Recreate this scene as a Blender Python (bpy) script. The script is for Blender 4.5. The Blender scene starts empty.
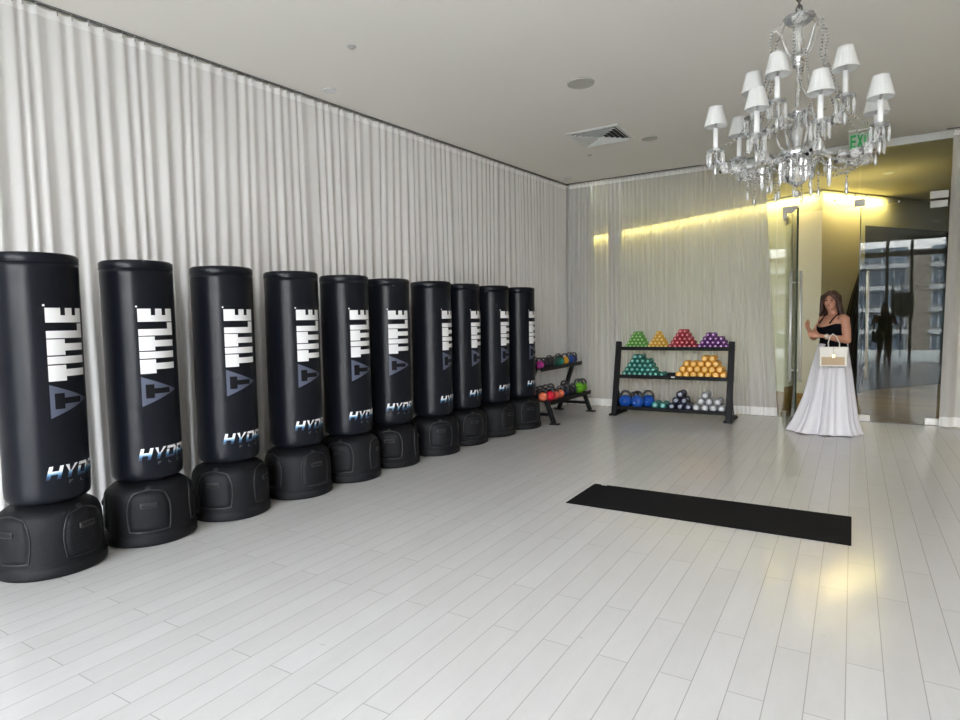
import bpy, bmesh, math, random
from mathutils import Vector, Matrix, Quaternion, noise
PI = math.pi
C = bpy.context.scene.collection
sc = bpy.context.scene
random.seed(7)

# ------------------------------------------------------------------ materials
def mat(name, col=(.8, .8, .8), rough=.5, metal=0.0, spec=.5, coat=0.0, coat_rough=.1, bump=0.0, bscale=60, var=0.0, vscale=8, emit=None, estr=0):
    m = bpy.data.materials.new(name); m.use_nodes = True
    nt = m.node_tree; b = nt.nodes['Principled BSDF']
    b.inputs['Base Color'].default_value = (*col, 1)
    b.inputs['Roughness'].default_value = rough
    b.inputs['Metallic'].default_value = metal
    b.inputs['Specular IOR Level'].default_value = spec
    b.inputs['Coat Weight'].default_value = coat
    b.inputs['Coat Roughness'].default_value = coat_rough
    tc = nt.nodes.new('ShaderNodeTexCoord')
    if bump:
        n = nt.nodes.new('ShaderNodeTexNoise'); n.inputs['Scale'].default_value = bscale; n.inputs['Detail'].default_value = 3
        bp = nt.nodes.new('ShaderNodeBump'); bp.inputs['Strength'].default_value = bump; bp.inputs['Distance'].default_value = .01
        nt.links.new(tc.outputs['Object'], n.inputs['Vector']); nt.links.new(n.outputs['Fac'], bp.inputs['Height'])
        nt.links.new(bp.outputs['Normal'], b.inputs['Normal'])
    if var:
        n = nt.nodes.new('ShaderNodeTexNoise'); n.inputs['Scale'].default_value = vscale; n.inputs['Detail'].default_value = 4
        r = nt.nodes.new('ShaderNodeValToRGB')
        r.color_ramp.elements[0].color = (*[max(0, c*(1-var)) for c in col], 1); r.color_ramp.elements[0].position = .3
        r.color_ramp.elements[1].color = (*[min(1, c*(1+var)) for c in col], 1); r.color_ramp.elements[1].position = .7
        nt.links.new(tc.outputs['Object'], n.inputs['Vector']); nt.links.new(n.outputs['Fac'], r.inputs['Fac'])
        nt.links.new(r.outputs['Color'], b.inputs['Base Color'])
    if emit:
        b.inputs['Emission Color'].default_value = (*emit, 1); b.inputs['Emission Strength'].default_value = estr
    return m

def glass_mat(name, tint=(.93, .96, .93), ior=1.5, diff=0.0, dcol=(1, 1, 1), rough=0.0, boost=0.0):
    """thin clear glass: mirror reflection by Fresnel over a tinted see-through"""
    m = bpy.data.materials.new(name); m.use_nodes = True; nt = m.node_tree; nt.nodes.clear()
    out = nt.nodes.new('ShaderNodeOutputMaterial'); tr = nt.nodes.new('ShaderNodeBsdfTransparent'); tr.inputs[0].default_value = (*tint, 1)
    gl = nt.nodes.new('ShaderNodeBsdfGlossy'); gl.inputs['Roughness'].default_value = rough
    fr = nt.nodes.new('ShaderNodeFresnel'); fr.inputs['IOR'].default_value = ior
    mx = nt.nodes.new('ShaderNodeMixShader')
    ad = nt.nodes.new('ShaderNodeMath'); ad.operation = 'ADD'; ad.inputs[1].default_value = boost; ad.use_clamp = True
    nt.links.new(fr.outputs[0], ad.inputs[0]); nt.links.new(ad.outputs[0], mx.inputs[0])
    nt.links.new(gl.outputs[0], mx.inputs[2])
    if diff:
        df = nt.nodes.new('ShaderNodeBsdfDiffuse'); df.inputs[0].default_value = (*dcol, 1)
        m2 = nt.nodes.new('ShaderNodeMixShader'); m2.inputs[0].default_value = diff
        nt.links.new(tr.outputs[0], m2.inputs[1]); nt.links.new(df.outputs[0], m2.inputs[2]); nt.links.new(m2.outputs[0], mx.inputs[1])
    else:
        nt.links.new(tr.outputs[0], mx.inputs[1])
    nt.links.new(mx.outputs[0], out.inputs[0])
    return m

def cloth_mat(name, col, opacity, trans=.35, wscale=900):
    """sheer woven cloth: diffuse + translucent, part see-through, fine weave"""
    m = bpy.data.materials.new(name); m.use_nodes = True; nt = m.node_tree; nt.nodes.clear()
    out = nt.nodes.new('ShaderNodeOutputMaterial')
    df = nt.nodes.new('ShaderNodeBsdfDiffuse'); df.inputs[0].default_value = (*col, 1)
    tl = nt.nodes.new('ShaderNodeBsdfTranslucent'); tl.inputs[0].default_value = (*col, 1)
    m1 = nt.nodes.new('ShaderNodeMixShader'); m1.inputs[0].default_value = trans
    nt.links.new(df.outputs[0], m1.inputs[1]); nt.links.new(tl.outputs[0], m1.inputs[2])
    if opacity < 1:
        tr = nt.nodes.new('ShaderNodeBsdfTransparent'); m2 = nt.nodes.new('ShaderNodeMixShader')
        lw = nt.nodes.new('ShaderNodeLayerWeight'); lw.inputs['Blend'].default_value = .35
        mr = nt.nodes.new('ShaderNodeMapRange'); mr.inputs['To Min'].default_value = opacity; mr.inputs['To Max'].default_value = 1.0
        nt.links.new(lw.outputs['Facing'], mr.inputs['Value'])
        nt.links.new(mr.outputs[0], m2.inputs[0]); nt.links.new(tr.outputs[0], m2.inputs[1]); nt.links.new(m1.outputs[0], m2.inputs[2])
        nt.links.new(m2.outputs[0], out.inputs[0])
    else:
        nt.links.new(m1.outputs[0], out.inputs[0])
    return m

def plank_mat(name, c1, c2, gap, rough, pw, pl, rot, spec=.5, coat=.3, bump=.15, mort=.004, coat_rough=.08):
    m = mat(name, c1, rough, spec=spec, coat=coat, coat_rough=coat_rough); nt = m.node_tree; b = nt.nodes['Principled BSDF']
    tc = nt.nodes.new('ShaderNodeTexCoord'); mp = nt.nodes.new('ShaderNodeMapping'); mp.inputs['Rotation'].default_value = (0, 0, rot)
    br = nt.nodes.new('ShaderNodeTexBrick'); br.offset = .37; br.offset_frequency = 2; br.squash = 1
    br.inputs['Color1'].default_value = (*c1, 1); br.inputs['Color2'].default_value = (*c2, 1); br.inputs['Mortar'].default_value = (*gap, 1)
    br.inputs['Scale'].default_value = 1; br.inputs['Mortar Size'].default_value = mort; br.inputs['Mortar Smooth'].default_value = .4
    br.inputs['Brick Width'].default_value = pl; br.inputs['Row Height'].default_value = pw
    nt.links.new(tc.outputs['Object'], mp.inputs[0]); nt.links.new(mp.outputs[0], br.inputs['Vector'])
    n = nt.nodes.new('ShaderNodeTexNoise'); n.inputs['Scale'].default_value = 3.0; n.inputs['Detail'].default_value = 8; n.inputs['Roughness'].default_value = .75
    mp2 = nt.nodes.new('ShaderNodeMapping'); mp2.inputs['Scale'].default_value = (3.2, .9, 1)
    nt.links.new(tc.outputs['Object'], mp2.inputs[0]); nt.links.new(mp2.outputs[0], n.inputs['Vector'])
    mr = nt.nodes.new('ShaderNodeMapRange'); mr.inputs['From Min'].default_value = .1; mr.inputs['From Max'].default_value = .9
    mr.inputs['To Min'].default_value = .90; mr.inputs['To Max'].default_value = 1.08
    nt.links.new(n.outputs['Fac'], mr.inputs[0])
    mx = nt.nodes.new('ShaderNodeMix'); mx.data_type = 'RGBA'; mx.blend_type = 'MULTIPLY'; mx.inputs[0].default_value = 1
    nt.links.new(br.outputs['Color'], mx.inputs[6]); nt.links.new(mr.outputs[0], mx.inputs[7])
    nt.links.new(mx.outputs[2], b.inputs['Base Color'])
    mr2 = nt.nodes.new('ShaderNodeMapRange'); mr2.inputs['To Min'].default_value = rough*.75; mr2.inputs['To Max'].default_value = rough*1.35
    nt.links.new(n.outputs['Fac'], mr2.inputs[0]); nt.links.new(mr2.outputs[0], b.inputs['Roughness'])
    inv = nt.nodes.new('ShaderNodeMath'); inv.operation = 'SUBTRACT'; inv.inputs[0].default_value = 1
    nt.links.new(br.outputs['Fac'], inv.inputs[1])
    bp = nt.nodes.new('ShaderNodeBump'); bp.inputs['Strength'].default_value = bump; bp.inputs['Distance'].default_value = .003
    ns = nt.nodes.new('ShaderNodeMath'); ns.operation = 'MULTIPLY_ADD'; ns.inputs[1].default_value = .08
    nt.links.new(n.outputs['Fac'], ns.inputs[0]); nt.links.new(inv.outputs[0], ns.inputs[2])
    nt.links.new(ns.outputs[0], bp.inputs['Height']); nt.links.new(bp.outputs['Normal'], b.inputs['Normal'])
    nt.links.new(bp.outputs['Normal'], b.inputs['Coat Normal'])
    return m

M = {}
M['floor'] = plank_mat('white_planks', (.62, .612, .61), (.585, .577, .572), (.34, .33, .32), .42, .124, 1.15, PI/2, coat=.6, bump=.07, mort=.0022, coat_rough=.13)
M['hallfloor'] = plank_mat('hall_wood', (.13, .095, .05), (.09, .065, .035), (.04, .03, .015), .9, .14, 1.1, 0.25, spec=0, coat=0)
M['ceiling'] = mat('ceiling_paint', (.89, .86, .80), .85, bump=.02, bscale=30)
M['tanwall'] = mat('tan_wall', (.50, .43, .34), .8, bump=.03, bscale=40)
M['wall'] = mat('white_wall', (.74, .735, .72), .8, bump=.03, bscale=40)
M['hallwall'] = mat('hall_wall', (.34, .33, .25), .6, bump=.02, bscale=20)
M['hallceil'] = mat('hall_ceiling', (.62, .57, .42), .8, bump=.02, bscale=20)
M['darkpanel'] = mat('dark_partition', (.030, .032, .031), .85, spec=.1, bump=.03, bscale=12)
M['curtain'] = cloth_mat('curtain_cloth', (.86, .85, .84), .93, .15)
M['sheer'] = cloth_mat('sheer_cloth', (.76, .75, .735), .72, .22)
M['hem'] = cloth_mat('hem_cloth', (.96, .955, .95), 1.0, .2)
M['track'] = mat('track_grey', (.16, .16, .155), .5, bump=.02)
M['hook'] = mat('hook_metal', (.42, .41, .38), .35, .8)
M['vinyl'] = mat('black_vinyl', (.0065, .0080, .0125), .29, spec=.21, bump=.12, bscale=9)
M['plastic'] = mat('black_moulded_plastic', (.0075, .0080, .0100), .5, spec=.22, bump=.35, bscale=220)
M['slot'] = mat('slot_shade_black', (.004, .004, .004), .7, bump=.05)
M['ridge'] = mat('ridge_highlight_plastic', (.022, .023, .026), .28, spec=.5, bump=.03)  # paler than the base plastic: bevel highlight put into the colour
M['white_print'] = mat('white_print', (.80, .80, .81), .45, bump=.03, bscale=200)
M['grey_print'] = mat('slate_print', (.085, .10, .15), .4, bump=.03, bscale=200)
M['black_print'] = mat('black_print', (.006, .006, .008), .5, spec=.2, bump=.03, bscale=200)
M['flex_print'] = mat('faint_print', (.07, .075, .09), .4, bump=.03, bscale=200)
M['mat'] = mat('mat_rubber', (.0065, .0065, .008), .85, spec=.15, bump=.3, bscale=300)
M['steel_black'] = mat('black_powder_steel', (.005, .005, .006), .5, spec=.2, bump=.1, bscale=250)
M['chrome'] = mat('chrome', (.80, .80, .82), .12, 1.0, bump=.01)
M['handle'] = mat('handle_satin', (.78, .78, .76), .35, .5, bump=.01)
M['brushed'] = mat('brushed_steel', (.40, .39, .36), .42, 1.0, bump=.03, bscale=120)
M['silver_matte'] = mat('satin_aluminium', (.62, .62, .60), .4, .6, bump=.02)
M['gold'] = mat('clasp_gold', (.80, .62, .30), .25, 1.0, bump=.01)
M['white_metal'] = mat('white_enamel', (.80, .80, .78), .4, bump=.01)
M['grille'] = mat('speaker_grille', (.52, .51, .47), .7, bump=.2, bscale=400)
M['dark_void'] = mat('duct_shade', (.03, .03, .03), .8, bump=.02)
M['rear_glass'] = glass_mat('rear_glass', (.99, .985, .985), 1.5)
M['glass'] = glass_mat('door_glass', (.87, .905, .865), 1.36)
M['glass_edge'] = mat('glass_edge', (.010, .030, .022), .1, bump=.01)
M['crystal'] = glass_mat('crystal', (.97, .975, .97), 1.5, .26, (.95, .95, .95), .05, .06)  # white diffuse share paints sparkle into the clear crystal
M['crystal2'] = glass_mat('crystal_bead', (.88, .88, .86), 1.8, .34, (.95, .95, .93), .04, .12)  # beads: more white mixed in to imitate glints
M['shade'] = cloth_mat('shade_pleats', (.80, .80, .79), 1.0, .30)
M['candle'] = mat('candle_sleeve', (.86, .86, .86), .45, bump=.02)
M['chain'] = mat('chain_pewter', (.16, .155, .14), .35, .9, bump=.02)
M['exit_green'] = mat('exit_green', (.01, .33, .08), .4, bump=.01, emit=(.01, .5, .12), estr=.03)
M['exit_face'] = mat('exit_face', (.50, .56, .48), .3, bump=.01)
M['skin'] = mat('skin', (.52, .255, .165), .5, var=.05, vscale=14, bump=.03, bscale=60)
M['hair'] = mat('brown_hair', (.060, .026, .018), .45, var=.5, vscale=30, bump=.5, bscale=70)
M['top'] = mat('black_top', (.004, .004, .006), .85, spec=.1, bump=.1)
M['skirt'] = mat('white_satin', (.72, .71, .74), .5, bump=.08, bscale=30)
M['bagwhite'] = mat('cream_leather', (.80, .77, .70), .4, bump=.1, bscale=150)
M['bagtan'] = mat('tan_leather', (.52, .38, .23), .45, bump=.15, bscale=150)
M['lip'] = mat('lips', (.42, .09, .08), .4, bump=.02)
M['eye'] = mat('eye_dark', (.02, .012, .01), .25, bump=.01)
M['paper'] = mat('paper', (.80, .86, .86), .7, bump=.01)
M['bld'] = mat('facade_stone', (.26, .23, .19), .8, var=.1, vscale=.3)
M['bldslab'] = mat('balcony_white', (.46, .48, .50), .8, var=.05, vscale=.3)
M['bldglass'] = mat('window_blue', (.10, .14, .19), .15, bump=.01)
M['leaf'] = mat('leaf_green', (.05, .09, .03), .6, var=.5, vscale=3)
M['terrace'] = mat('terrace_stone', (.5, .5, .48), .8, var=.1)
M['darkcloth'] = mat('dark_cloth', (.015, .016, .015), .8, bump=.1)
M['greydress'] = mat('olive_dress', (.22, .22, .14), .8, bump=.1)

def hydro_mat():
    m = mat('hydro_print', (.8, .8, .8), .4, bump=.02); nt = m.node_tree; b = nt.nodes['Principled BSDF']
    tc = nt.nodes.new('ShaderNodeTexCoord'); sp = nt.nodes.new('ShaderNodeSeparateXYZ'); mr = nt.nodes.new('ShaderNodeMapRange')
    mr.inputs['From Min'].default_value = .537; mr.inputs['From Max'].default_value = .612
    r = nt.nodes.new('ShaderNodeValToRGB'); e = r.color_ramp.elements
    e[0].position = 0; e[0].color = (.01, .015, .03, 1); e[1].position = .58; e[1].color = (.82, .82, .84, 1)
    k = e.new(.25); k.color = (.03, .09, .20, 1); k = e.new(.45); k.color = (.20, .42, .62, 1)
    nt.links.new(tc.outputs['Object'], sp.inputs[0]); nt.links.new(sp.outputs[2], mr.inputs[0]); nt.links.new(mr.outputs[0], r.inputs[0])
    nt.links.new(r.outputs[0], b.inputs['Base Color']); return m
M['hydro'] = hydro_mat()

# ------------------------------------------------------------------ mesh helpers
class MB:
    def __init__(s): s.v = []; s.f = []; s.sm = []
    def add(s, vs, fs, smooth=False):
        o = len(s.v); s.v += [tuple(p) for p in vs]; s.f += [tuple(i+o for i in f) for f in fs]; s.sm += [smooth]*len(fs); return s
    def box(s, c, d, rot=None, bev=0.0):
        c = Vector(c); hx, hy, hz = [k/2 for k in d]
        bm = bmesh.new(); bmesh.ops.create_cube(bm, size=1, matrix=Matrix.Diagonal((*d, 1)))
        if bev: bmesh.ops.bevel(bm, geom=bm.edges[:], offset=min(bev, .45*min(d)), segments=2, profile=.5, affect='EDGES')
        mt = Matrix.Translation(c) @ (rot.to_matrix().to_4x4() if rot is not None else Matrix())
        bm.transform(mt); bm.verts.index_update()
        s.add([v.co[:] for v in bm.verts], [[v.index for v in f.verts] for f in bm.faces]); bm.free(); return s
    def beam(s, a, b, w, h, bev=.003, up=(0, 0, 1)):
        a = Vector(a); b = Vector(b); d = b-a; L = d.length; z = d/L; x = Vector(up).cross(z)
        if x.length < 1e-4: x = Vector((1, 0, 0))
        x.normalize(); y = z.cross(x); R = Matrix((x, y, z)).transposed().to_quaternion()
        return s.box((a+b)/2, (w, h, L), R, bev)
    def tube(s, pts, r, n=8, closed=False, caps=True):
        pts = [Vector(p) for p in pts]; N = len(pts); rs = r if isinstance(r, (list, tuple)) else [r]*N
        vs = []; prev = None
        for i, p in enumerate(pts):
            if closed: t = pts[(i+1) % N]-pts[i-1]
            else: t = pts[min(i+1, N-1)]-pts[max(i-1, 0)]
            t.normalize()
            if prev is None:
                x = t.orthogonal().normalized()
            else:
                x = (prev-t*prev.dot(t))
                x = x.normalized() if x.length > 1e-6 else t.orthogonal().normalized()
            prev = x; y = t.cross(x)
            for k in range(n):
                a = 2*PI*k/n; vs.append(p+(x*math.cos(a)+y*math.sin(a))*rs[i])
        fs = []
        for i in range(N if closed else N-1):
            j = (i+1) % N
            for k in range(n): fs.append((i*n+k, i*n+(k+1) % n, j*n+(k+1) % n, j*n+k))
        s.add(vs, fs, True)
        if caps and not closed:
            s.add(vs[:n][::-1], [tuple(range(n))]); s.add(vs[-n:], [tuple(range(n))])
        return s
    def lathe(s, prof, n=24, c=(0, 0, 0), rot=None, caps=True, smooth=True, fn=None):
        vs = []; c = Vector(c)
        for (r, z) in prof:
            for k in range(n):
                a = 2*PI*k/n; rr = r*(fn(a, z) if fn else 1); p = Vector((rr*math.cos(a), rr*math.sin(a), z))
                if rot is not None: p = rot @ p
                vs.append(p+c)
        fs = [(i*n+k, i*n+(k+1) % n, (i+1)*n+(k+1) % n, (i+1)*n+k) for i in range(len(prof)-1) for k in range(n)]
        s.add(vs, fs, smooth)
        if caps:
            if prof[0][0] > 1e-5: s.add(vs[:n][::-1], [tuple(range(n))])
            if prof[-1][0] > 1e-5: s.add(vs[-n:], [tuple(range(n))])
        return s
    def ell(s, c, r, n=14, m=9, rot=None):
        prof = [(math.sin(PI*i/m), -math.cos(PI*i/m)) for i in range(m+1)]; vs = []; c = Vector(c)
        for (a0, z) in prof:
            for k in range(n):
                a = 2*PI*k/n; p = Vector((r[0]*a0*math.cos(a), r[1]*a0*math.sin(a), r[2]*z))
                if rot is not None: p = rot @ p
                vs.append(p+c)
        fs = [(i*n+k, i*n+(k+1) % n, (i+1)*n+(k+1) % n, (i+1)*n+k) for i in range(m) for k in range(n)]
        return s.add(vs, fs, True)
    def build(s, name, m, parent=None, loc=None, weld=True):
        me = bpy.data.meshes.new(name); me.from_pydata(s.v, [], s.f); me.polygons.foreach_set('use_smooth', s.sm); me.update()
        if weld:
            bm = bmesh.new(); bm.from_mesh(me); bmesh.ops.remove_doubles(bm, verts=bm.verts, dist=1e-5)
            bmesh.ops.dissolve_degenerate(bm, dist=1e-6, edges=bm.edges); bm.to_mesh(me); bm.free()
        o = bpy.data.objects.new(name, me); C.objects.link(o)
        if m: me.materials.append(M[m] if isinstance(m, str) else m)
        if parent: o.parent = parent
        if loc: o.location = loc
        return o

def tag(o, label=None, cat=None, group=None, kind=None):
    if label: o['label'] = label
    if cat: o['category'] = cat
    if group: o['group'] = group
    if kind: o['kind'] = kind
    return o
def thing(name, label, cat, loc=(0, 0, 0), rz=0, group=None):
    o = bpy.data.objects.new(name, None); C.objects.link(o); o.location = loc; o.rotation_euler = (0, 0, rz); o.empty_display_size = .1
    return tag(o, label, cat, group)
def copy_tree(o, parent=None):
    c = o.copy(); C.objects.link(c); c.parent = parent
    for ch in list(o.children): copy_tree(ch, c)
    return c
def struct(name, mb, m, loc=None): return tag(mb.build(name, m, None, loc), kind='structure')
def V(*a): return Vector(a)

# ------------------------------------------------------------------ measurements
H = 3.524; YB = 9.17; XC = -3.915; YF = -2.9; XR = 3.4
ang = -0.0974
wdir = V(math.sin(ang), -math.cos(ang), 0)          # along the left wall, towards the camera
wn = V(math.cos(ang), math.sin(ang), 0)             # into the room
corner = V(XC, YB, 0)
Lw = (YB-YF)/math.cos(ang)

# ------------------------------------------------------------------ room shell
fl = MB(); fl.box((-.8, (YB+YF)/2, -.05), (9.6, YB-YF, .1)); struct('floor', fl, 'floor')
ce = MB(); ce.box((-.8, (YB+.1+YF-.2)/2, H+.06), (9.6, YB+.1-YF+.2, .12)); struct('ceiling', ce, 'ceiling')
a = corner-wn*.20; b = corner+wdir*Lw-wn*.20
w = MB(); w.beam(V(a.x, a.y+.3, H/2)-wn*.06, V(b.x, b.y, H/2)-wn*.06, H, .12, 0, up=wn); 
wl = MB(); aa = a+wdir*(-.3)
vs = [aa-wn*.12, aa, b, b-wn*.12]
wl.add([(p.x, p.y, 0) for p in vs]+[(p.x, p.y, H) for p in vs], [(0, 1, 2, 3), (7, 6, 5, 4), (0, 4, 5, 1), (1, 5, 6, 2), (2, 6, 7, 3), (3, 7, 4, 0)])
struct('wall_left', wl, 'wall')
w = MB(); w.box((XR+.06, (YB+YF)/2, H/2), (.12, YB-YF+.2, H)); struct('wall_right', w, 'tanwall')
# back wall: solid stretch in the corner, a narrow pier, then glass
w = MB(); w.box((-4.05, YB+.16, H/2), (.95, .12, H)); w.box((-3.20, YB+.16, H/2), (.17, .12, H)); w.box((2.3, YB+.16, H/2), (2.4, .12, H)); struct('wall_back', w, 'wall')
# facade behind the camera : piers, transom band, mullions and glass
def rear():
    g = MB()
    g.box((-4.65, YF-.08, H/2), (1.3, .16, H)); g.box((3.2, YF-.08, H/2), (.5, .16, H))  # unseen left pier widened to limit daylight on the near curtain
    g.box((-.8, YF-.08, 3.10), (9.0, .16, .14)); g.box((-.8, YF-.08, H-.01), (9.0, .16, .05))
    for x in (-3.0, -1.5, 0.0, .92, 1.5): g.box((x, YF-.06, H/2), (.07, .10, H))
    struct('wall_rear', g, 'white_metal')
rear()
for X in (1.06, 1.27):
    b = MB(); b.tube([(X, YF+.02, .13), (X, YF+.02, 2.33)], .02, 10)
    for z in (.3, 2.1): b.tube([(X, YF-.1, z), (X, YF+.02, z)], .01, 8)
    struct('door_rear_handle', b, 'brushed')
ps = thing('poster', 'pale paper notice taped on the rear glass door below the word ENJOY', 'poster', (1.32, YF-.085, 1.64))
b = MB(); b.box((0, 0, 0), (.52, .004, .68)); b.build('sheet', 'paper', ps)
for sx in (-1, 1):
    for sz in (-1, 1):
        b = MB(); b.box((sx*.25, .003, sz*.33), (.08, .002, .03), Quaternion((0, 1, 0), sx*sz*.7)); b.build('tape', 'white_print', ps)
cu = bpy.data.curves.new('door_word', 'FONT'); cu.body = 'ENJOY'; cu.size = .22; cu.extrude = .002; cu.align_x = 'CENTER'
tmp = bpy.data.objects.new('door_word', cu); C.objects.link(tmp); bpy.context.view_layer.update()
me = bpy.data.meshes.new_from_object(tmp.evaluated_get(bpy.context.evaluated_depsgraph_get())); bpy.data.objects.remove(tmp)
wo = bpy.data.objects.new('door_word', me); C.objects.link(wo); me.materials.clear(); me.materials.append(M['white_print']); wo.location = (1.36, YF-.08, 2.06); wo.rotation_euler = (PI/2, 0, PI)
tag(wo, 'white word ENJOY lettered on the rear glass door', 'lettering')
g = MB(); g.box((-.8, YF-.1, H/2), (8.3, .012, H-.06)); struct('window_1', g, 'rear_glass')
# base track rail / baseboard on left wall
b1 = MB(); p0 = corner-wn*.19; p1 = corner+wdir*Lw-wn*.19
b1.beam(V(p0.x, p0.y, .05), V(p1.x, p1.y, .05), .10, .02, .002, up=wn); struct('baseboard_left', b1, 'white_metal')

# ------------------------------------------------------------------ hallway beyond the glass
HC = 3.50
hf = MB(); hf.box((-1.0, YB+4.2, -.05), (12, 8.4, .1)); struct('floor_hallway', hf, 'hallfloor')
hc = MB(); hc.box((-1.0, YB+.1+4.2, HC+.06), (12, 8.2, .12)); struct('ceiling_hallway', hc, 'hallceil')
C1 = V(-.47, 11.95, 0); LA = V(-5.9, 14.75, 0); RB = V(1.75, 15.2, 0); RM = V(.16, 12.89, 0)
def slab(p, q, z0, z1, t, name, m, out):
    n = (q-p).normalized().cross(V(0, 0, 1)) * out
    b = MB(); pts = [p, q, q+n*t, p+n*t]
    b.add([(k.x, k.y, z0) for k in pts]+[(k.x, k.y, z1) for k in pts], [(3, 2, 1, 0), (4, 5, 6, 7), (0, 1, 5, 4), (1, 2, 6, 5), (2, 3, 7, 6), (3, 0, 4, 7)])
    return struct(name, b, m)
slab(C1, LA, 0, HC, .2, 'wall_hallway_left', 'hallwall', 1)
slab(C1, RM, 0, HC, .2, 'wall_hallway_right', 'hallwall', -1)
slab(RM, RB, 2.95, HC, .2, 'wall_hallway_header', 'hallwall', -1)
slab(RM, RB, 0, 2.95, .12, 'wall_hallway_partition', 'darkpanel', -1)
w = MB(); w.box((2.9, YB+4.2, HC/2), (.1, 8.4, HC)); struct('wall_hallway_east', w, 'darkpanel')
w = MB(); w.box((-6.4, YB+4.2, HC/2), (.1, 8.4, HC)); struct('wall_hallway_west', w, 'hallwall')
w = MB(); w.box((-1.6, YB+8.4, HC/2), (9.8, .1, HC)); struct('wall_hallway_end', w, 'hallwall')
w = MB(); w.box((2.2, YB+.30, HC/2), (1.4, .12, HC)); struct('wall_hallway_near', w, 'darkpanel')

# ------------------------------------------------------------------ glass front: panes, doors, fittings
YG = YB+.03
def pane(name, x0, x1, z0, z1, y=YG, t=.012, parent=None):
    b = MB(); b.box(((x0+x1)/2, y, (z0+z1)/2), (x1-x0, t, z1-z0)); return b.build(name, 'glass', parent)
ZT = 2.735
fx = [(-3.57, -3.30), (-3.10, -2.02), (-2.0, -.90)]
for i, (x0, x1) in enumerate(fx, 1):
    w_ = pane('window_%d' % (i+1), x0, x1, .01, H-.04); tag(w_, kind='structure')
for i, (x0, x1) in enumerate([(-.885, -.79)], 5):
    w_ = pane('window_%d' % i, x0, x1, .01, H-.04); tag(w_, kind='structure')
w_ = pane('window_6', -.785, .045, ZT+.005, H-.04); tag(w_, kind='structure')
w_ = pane('window_7', .05, 1.0, ZT+.005, H-.04); tag(w_, kind='structure')
# ceiling profile over the glass
tr = MB(); tr.box((-.95, YG, H-.045), (4.4, .07, .09), bev=.006); struct('trim_1', tr, 'silver_matte')
# thin black floor guide line
tr = MB(); tr.box((-1.0, YG, .003), (4.3, .03, .006)); struct('trim_2', tr, 'track')

def pull_bars(parent, x, y0, side=1):
    """pair of tubular pull handles, one on each face of a leaf lying in local XZ"""
    h = thing('pull_handle', None, None); 
    return h
def leaf(name, width, height, label, hx):
    """glass leaf: pivot at local origin, extends along +X"""
    t = thing(name, None, None)
    b = MB(); b.box((width/2, 0, height/2+.006), (width-.01, .012, height-.012)); g = b.build('glass_panel', 'glass', t)
    b = MB(); b.box((width-.004, 0, height/2+.006), (.010, .022, height-.012)); e = b.build('panel_edge', 'glass_edge', t); e['label'] = 'dark green polished edge of the glass'
    for s in (-1, 1):
        b = MB(); x = hx
        b.tube([(x, s*.055, .56), (x, s*.055, 1.92)], .016, 14)
        for z in (.70, 1.78): b.tube([(x, s*.006, z), (x, s*.055, z)], .009, 10)
        o = b.build('pull_handle', 'handle', t); o['label'] = 'long tubular steel pull handle'
    for z in (.045, height-.045):
        b = MB(); b.box((.085, 0, z), (.17, .034, .085), bev=.004); b.tube([(.04, -.02, z), (.04, .02, z)], .008, 10); o = b.build('patch_fitting', 'brushed', t); o['label'] = 'steel patch hinge'
    return t
d1 = leaf('door_1', .87, 2.67, None, .80); d1.location = (-.785, YG, 0)
dd = V(-.580, 8.33, 0)-V(-.785, YG, 0); d1.rotation_euler = (0, 0, math.atan2(dd.y, dd.x)); tag(d1, kind='structure')
d2 = leaf('door_2', .885, ZT-.01, None, .79); d2.location = (.945, YG, 0); d2.rotation_euler = (0, 0, PI+.004); tag(d2, kind='structure')
b = MB(); b.box((.80, 0, .045), (.13, .034, .085), bev=.004); o = b.build('lock_fitting', 'brushed', d2); o['label'] = 'steel lock patch at the foot of the glass'
# header fittings of the two leaves
b = MB(); b.box((-.735, YG, ZT+.05), (.19, .045, .085), bev=.004); b.box((-.80, YG, ZT-.03), (.05, .04, .10), bev=.003); struct('trim_3', b, 'brushed')
b = MB(); b.box((.05, YG, ZT+.05), (.115, .045, .085), bev=.004); struct('trim_4', b, 'brushed')
b = MB(); b.box((.86, YG, ZT+.055), (.18, .045, .09), bev=.004); struct('trim_5', b, 'brushed')
for i, (x, z) in enumerate([(-.40, ZT+.12), (-.22, ZT+.115), (.0, ZT+.15), (.11, ZT+.14), (.36, ZT+.03), (.46, ZT+.02)]):
    b = MB(); b.lathe([(.012, -.012), (.012, .012)], 12, (x, YG, z), Quaternion((1, 0, 0), PI/2)); struct('trim_%d' % (6+i), b, 'brushed')

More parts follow.
